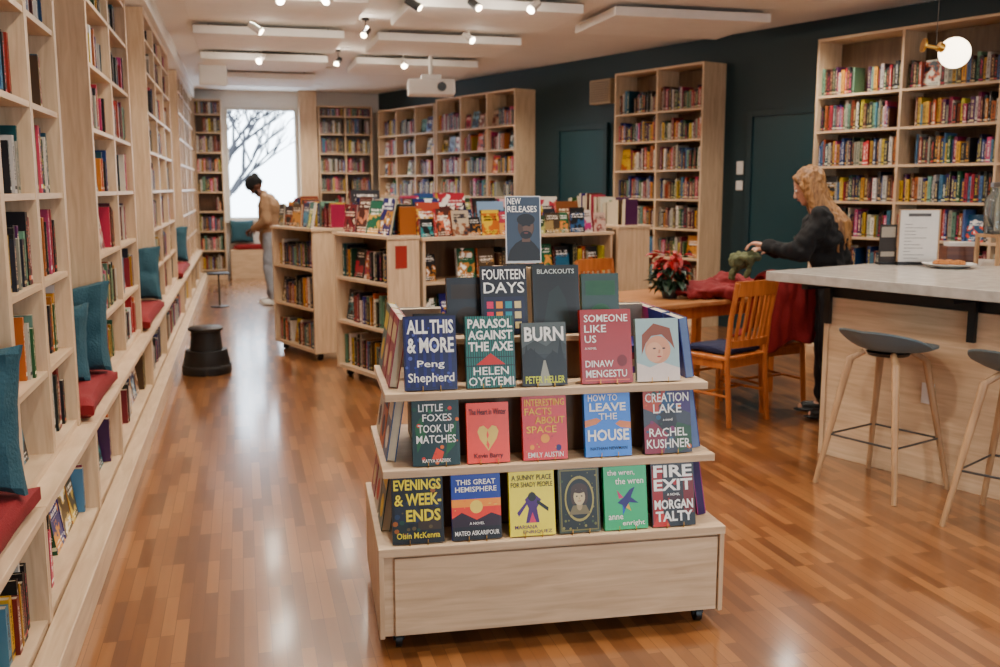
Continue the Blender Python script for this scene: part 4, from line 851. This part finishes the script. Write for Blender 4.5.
for i,(px,py) in enumerate(((.35,8.3),(.75,8.2),(1.45,8.3),(1.95,8.2),(2.45,8.15),(.3,12.2),(1.2,12.2),(2.0,12.2),(1.0,5.7),(.2,9.9),(1.25,9.9),(2.3,9.95))):
    M=TR(px,py,CEILZ-.0005,random.uniform(-70,70))
    if i in (2,3,6,10):
        if tb is None: tb=spothead(M,BLACK)
        else: dup(tb,M)
    else:
        if tw is None: tw=spothead(M,WHITE)
        else: dup(tw,M)
e=empty('projector',TR(2.28,11.9,CEILZ-.0005,-8),'white projector hanging from the ceiling','projector')
mb=MB(); mb.cyl((0,0,0),(0,0,-.3),.025,n=14); mb.box(-.08,.08,-.08,.08,-.02,0); mb.box(-.12,.12,-.1,.1,-.36,-.3); mb.obj('mount',WHITE,parent=e)
mb=MB(); mb.box(-.28,.28,-.18,.18,-.54,-.36); mb.obj('housing',PANEL,parent=e,bevel=.02)
mb=MB(); mb.cyl((.12,-.18,-.45),(.12,-.21,-.45),.055,n=24); mb.obj('lens',BLACK,parent=e,smooth=True)
e=empty('ceiling_speaker',TR(-.28,13.2,CEILZ-.0005),'white box speaker hanging near the bookcases','speaker')
mb=MB(); mb.cyl((0,0,0),(0,0,-.1),.02); mb.obj('mount',WHITE,parent=e)
mb=MB(); mb.box(-.17,.17,-.1,.1,-.36,-.1); mb.obj('housing',WHITE,parent=e,bevel=.02)
tr=MB(); rnd=random.Random(3)
def branch(p,dv,l,r,dep):
    q=p+dv*l; tr.tube([p,p.lerp(q,.5)+V(rnd.uniform(-.05,.05),0,rnd.uniform(-.05,.05))*l,q],[r,r*.8,r*.6],n=6)
    if dep>0:
        for k in range(3):
            branch(p.lerp(q,rnd.uniform(.5,1)),(dv+V(rnd.uniform(-.8,.8),rnd.uniform(-.4,.4),rnd.uniform(-.2,.5))).normalized(),l*.7,r*.6,dep-1)
branch(V(-.7,26,-.5),V(.05,0,1),2.2,.14,5); tr.obj('bare_tree',mat('bark',(40,38,42),.9),label='bare winter tree outside the window',cat='tree')
mb=MB(); mb.box(-15,15,18,60,-.6,-.5); mb.obj('snowy_ground',mat('snow',(215,220,228),.9),kind='structure')
# ---------------------------------------------------------------- instantiate books
scored=[]
for k,b_ in enumerate(BOOKS):
    M,t,d,h,face,ci,g=b_
    p=M@Vector((t/2,d/2,h/2)); q=proj(p); s=0
    if q and -20<q[0]<1020 and -20<q[1]<687:
        a=(d if face else t)*h; nrm=(M.to_3x3()@Vector((1,0,0) if face else (0,-1,0))).normalized(); vw=(Vector((0,0,1.55))-p).normalized()
        s=a*max(.05,nrm.dot(vw))/q[2]**2
    scored.append((s,k))
scored.sort(reverse=True)
NI=245
for s,k in scored[:NI]:
    M,t,d,h,face,ci,g=BOOKS[k]
    o=bpy.data.objects.new('book',(FM if face else BM)[ci]); COL.objects.link(o)
    o.matrix_world=M@Matrix.Diagonal((t,d,h,1))
    tag(o,'hardcover standing face-out among shelved books' if face else 'book standing spine-out on a bookcase shelf','book',g)
mb=MB(); nS=len(SP)
for s,k in scored[NI:]:
    if s==0 and random.random()<.5: continue
    M,t,d,h,face,ci,g=BOOKS[k]
    si=(ci*5)%nS if face else ci; kk=random.randint(1,90)
    vs=[(0,0,0),(t,0,0),(t,d,0),(0,d,0),(0,0,h),(t,0,h),(t,d,h),(0,d,h)]
    fl=[(0,3,2,1),(0,1,5,4),(1,2,6,5),(3,0,4,7)]
    UQ=[(kk+a_,b_) for a_,b_ in Q01]; NQ=[(kk+.001,.98)]*4
    o=len(mb.f); mb.add(vs,fl,si,M,[NQ,UQ,NQ,NQ]); mb.add(vs,[(4,5,6,7),(2,3,7,6)],nS,M)
    if face: mb.m[o+2]=nS+1+ci; mb.uv[o+2]=UQ
mb.obj('books',SP+[PAGES]+CV,label='remaining rows of distant books filling the bookcases',cat='books',kind='stuff')
# ---------------------------------------------------------------- world
w=bpy.data.worlds.new('world'); S.world=w; w.use_nodes=True; bg=w.node_tree.nodes['Background']; bg.inputs['Color'].default_value=(.74,.87,1,1); bg.inputs['Strength'].default_value=12
for nm,M,sx,sy in (('window_portal',TR(.4,17.78,1.95,0,-90),1.2,1.9),('fill_opening_portal',TR(3.0,-3.65,1.7,0,90),3.2,1.4)):  # second portal guides sky light through the added fill opening
    l=bpy.data.lights.new(nm,'AREA'); l.shape='RECTANGLE'; l.size=sx; l.size_y=sy; l.cycles.is_portal=True
    o=bpy.data.objects.new(nm,l); COL.objects.link(o); o.matrix_world=M
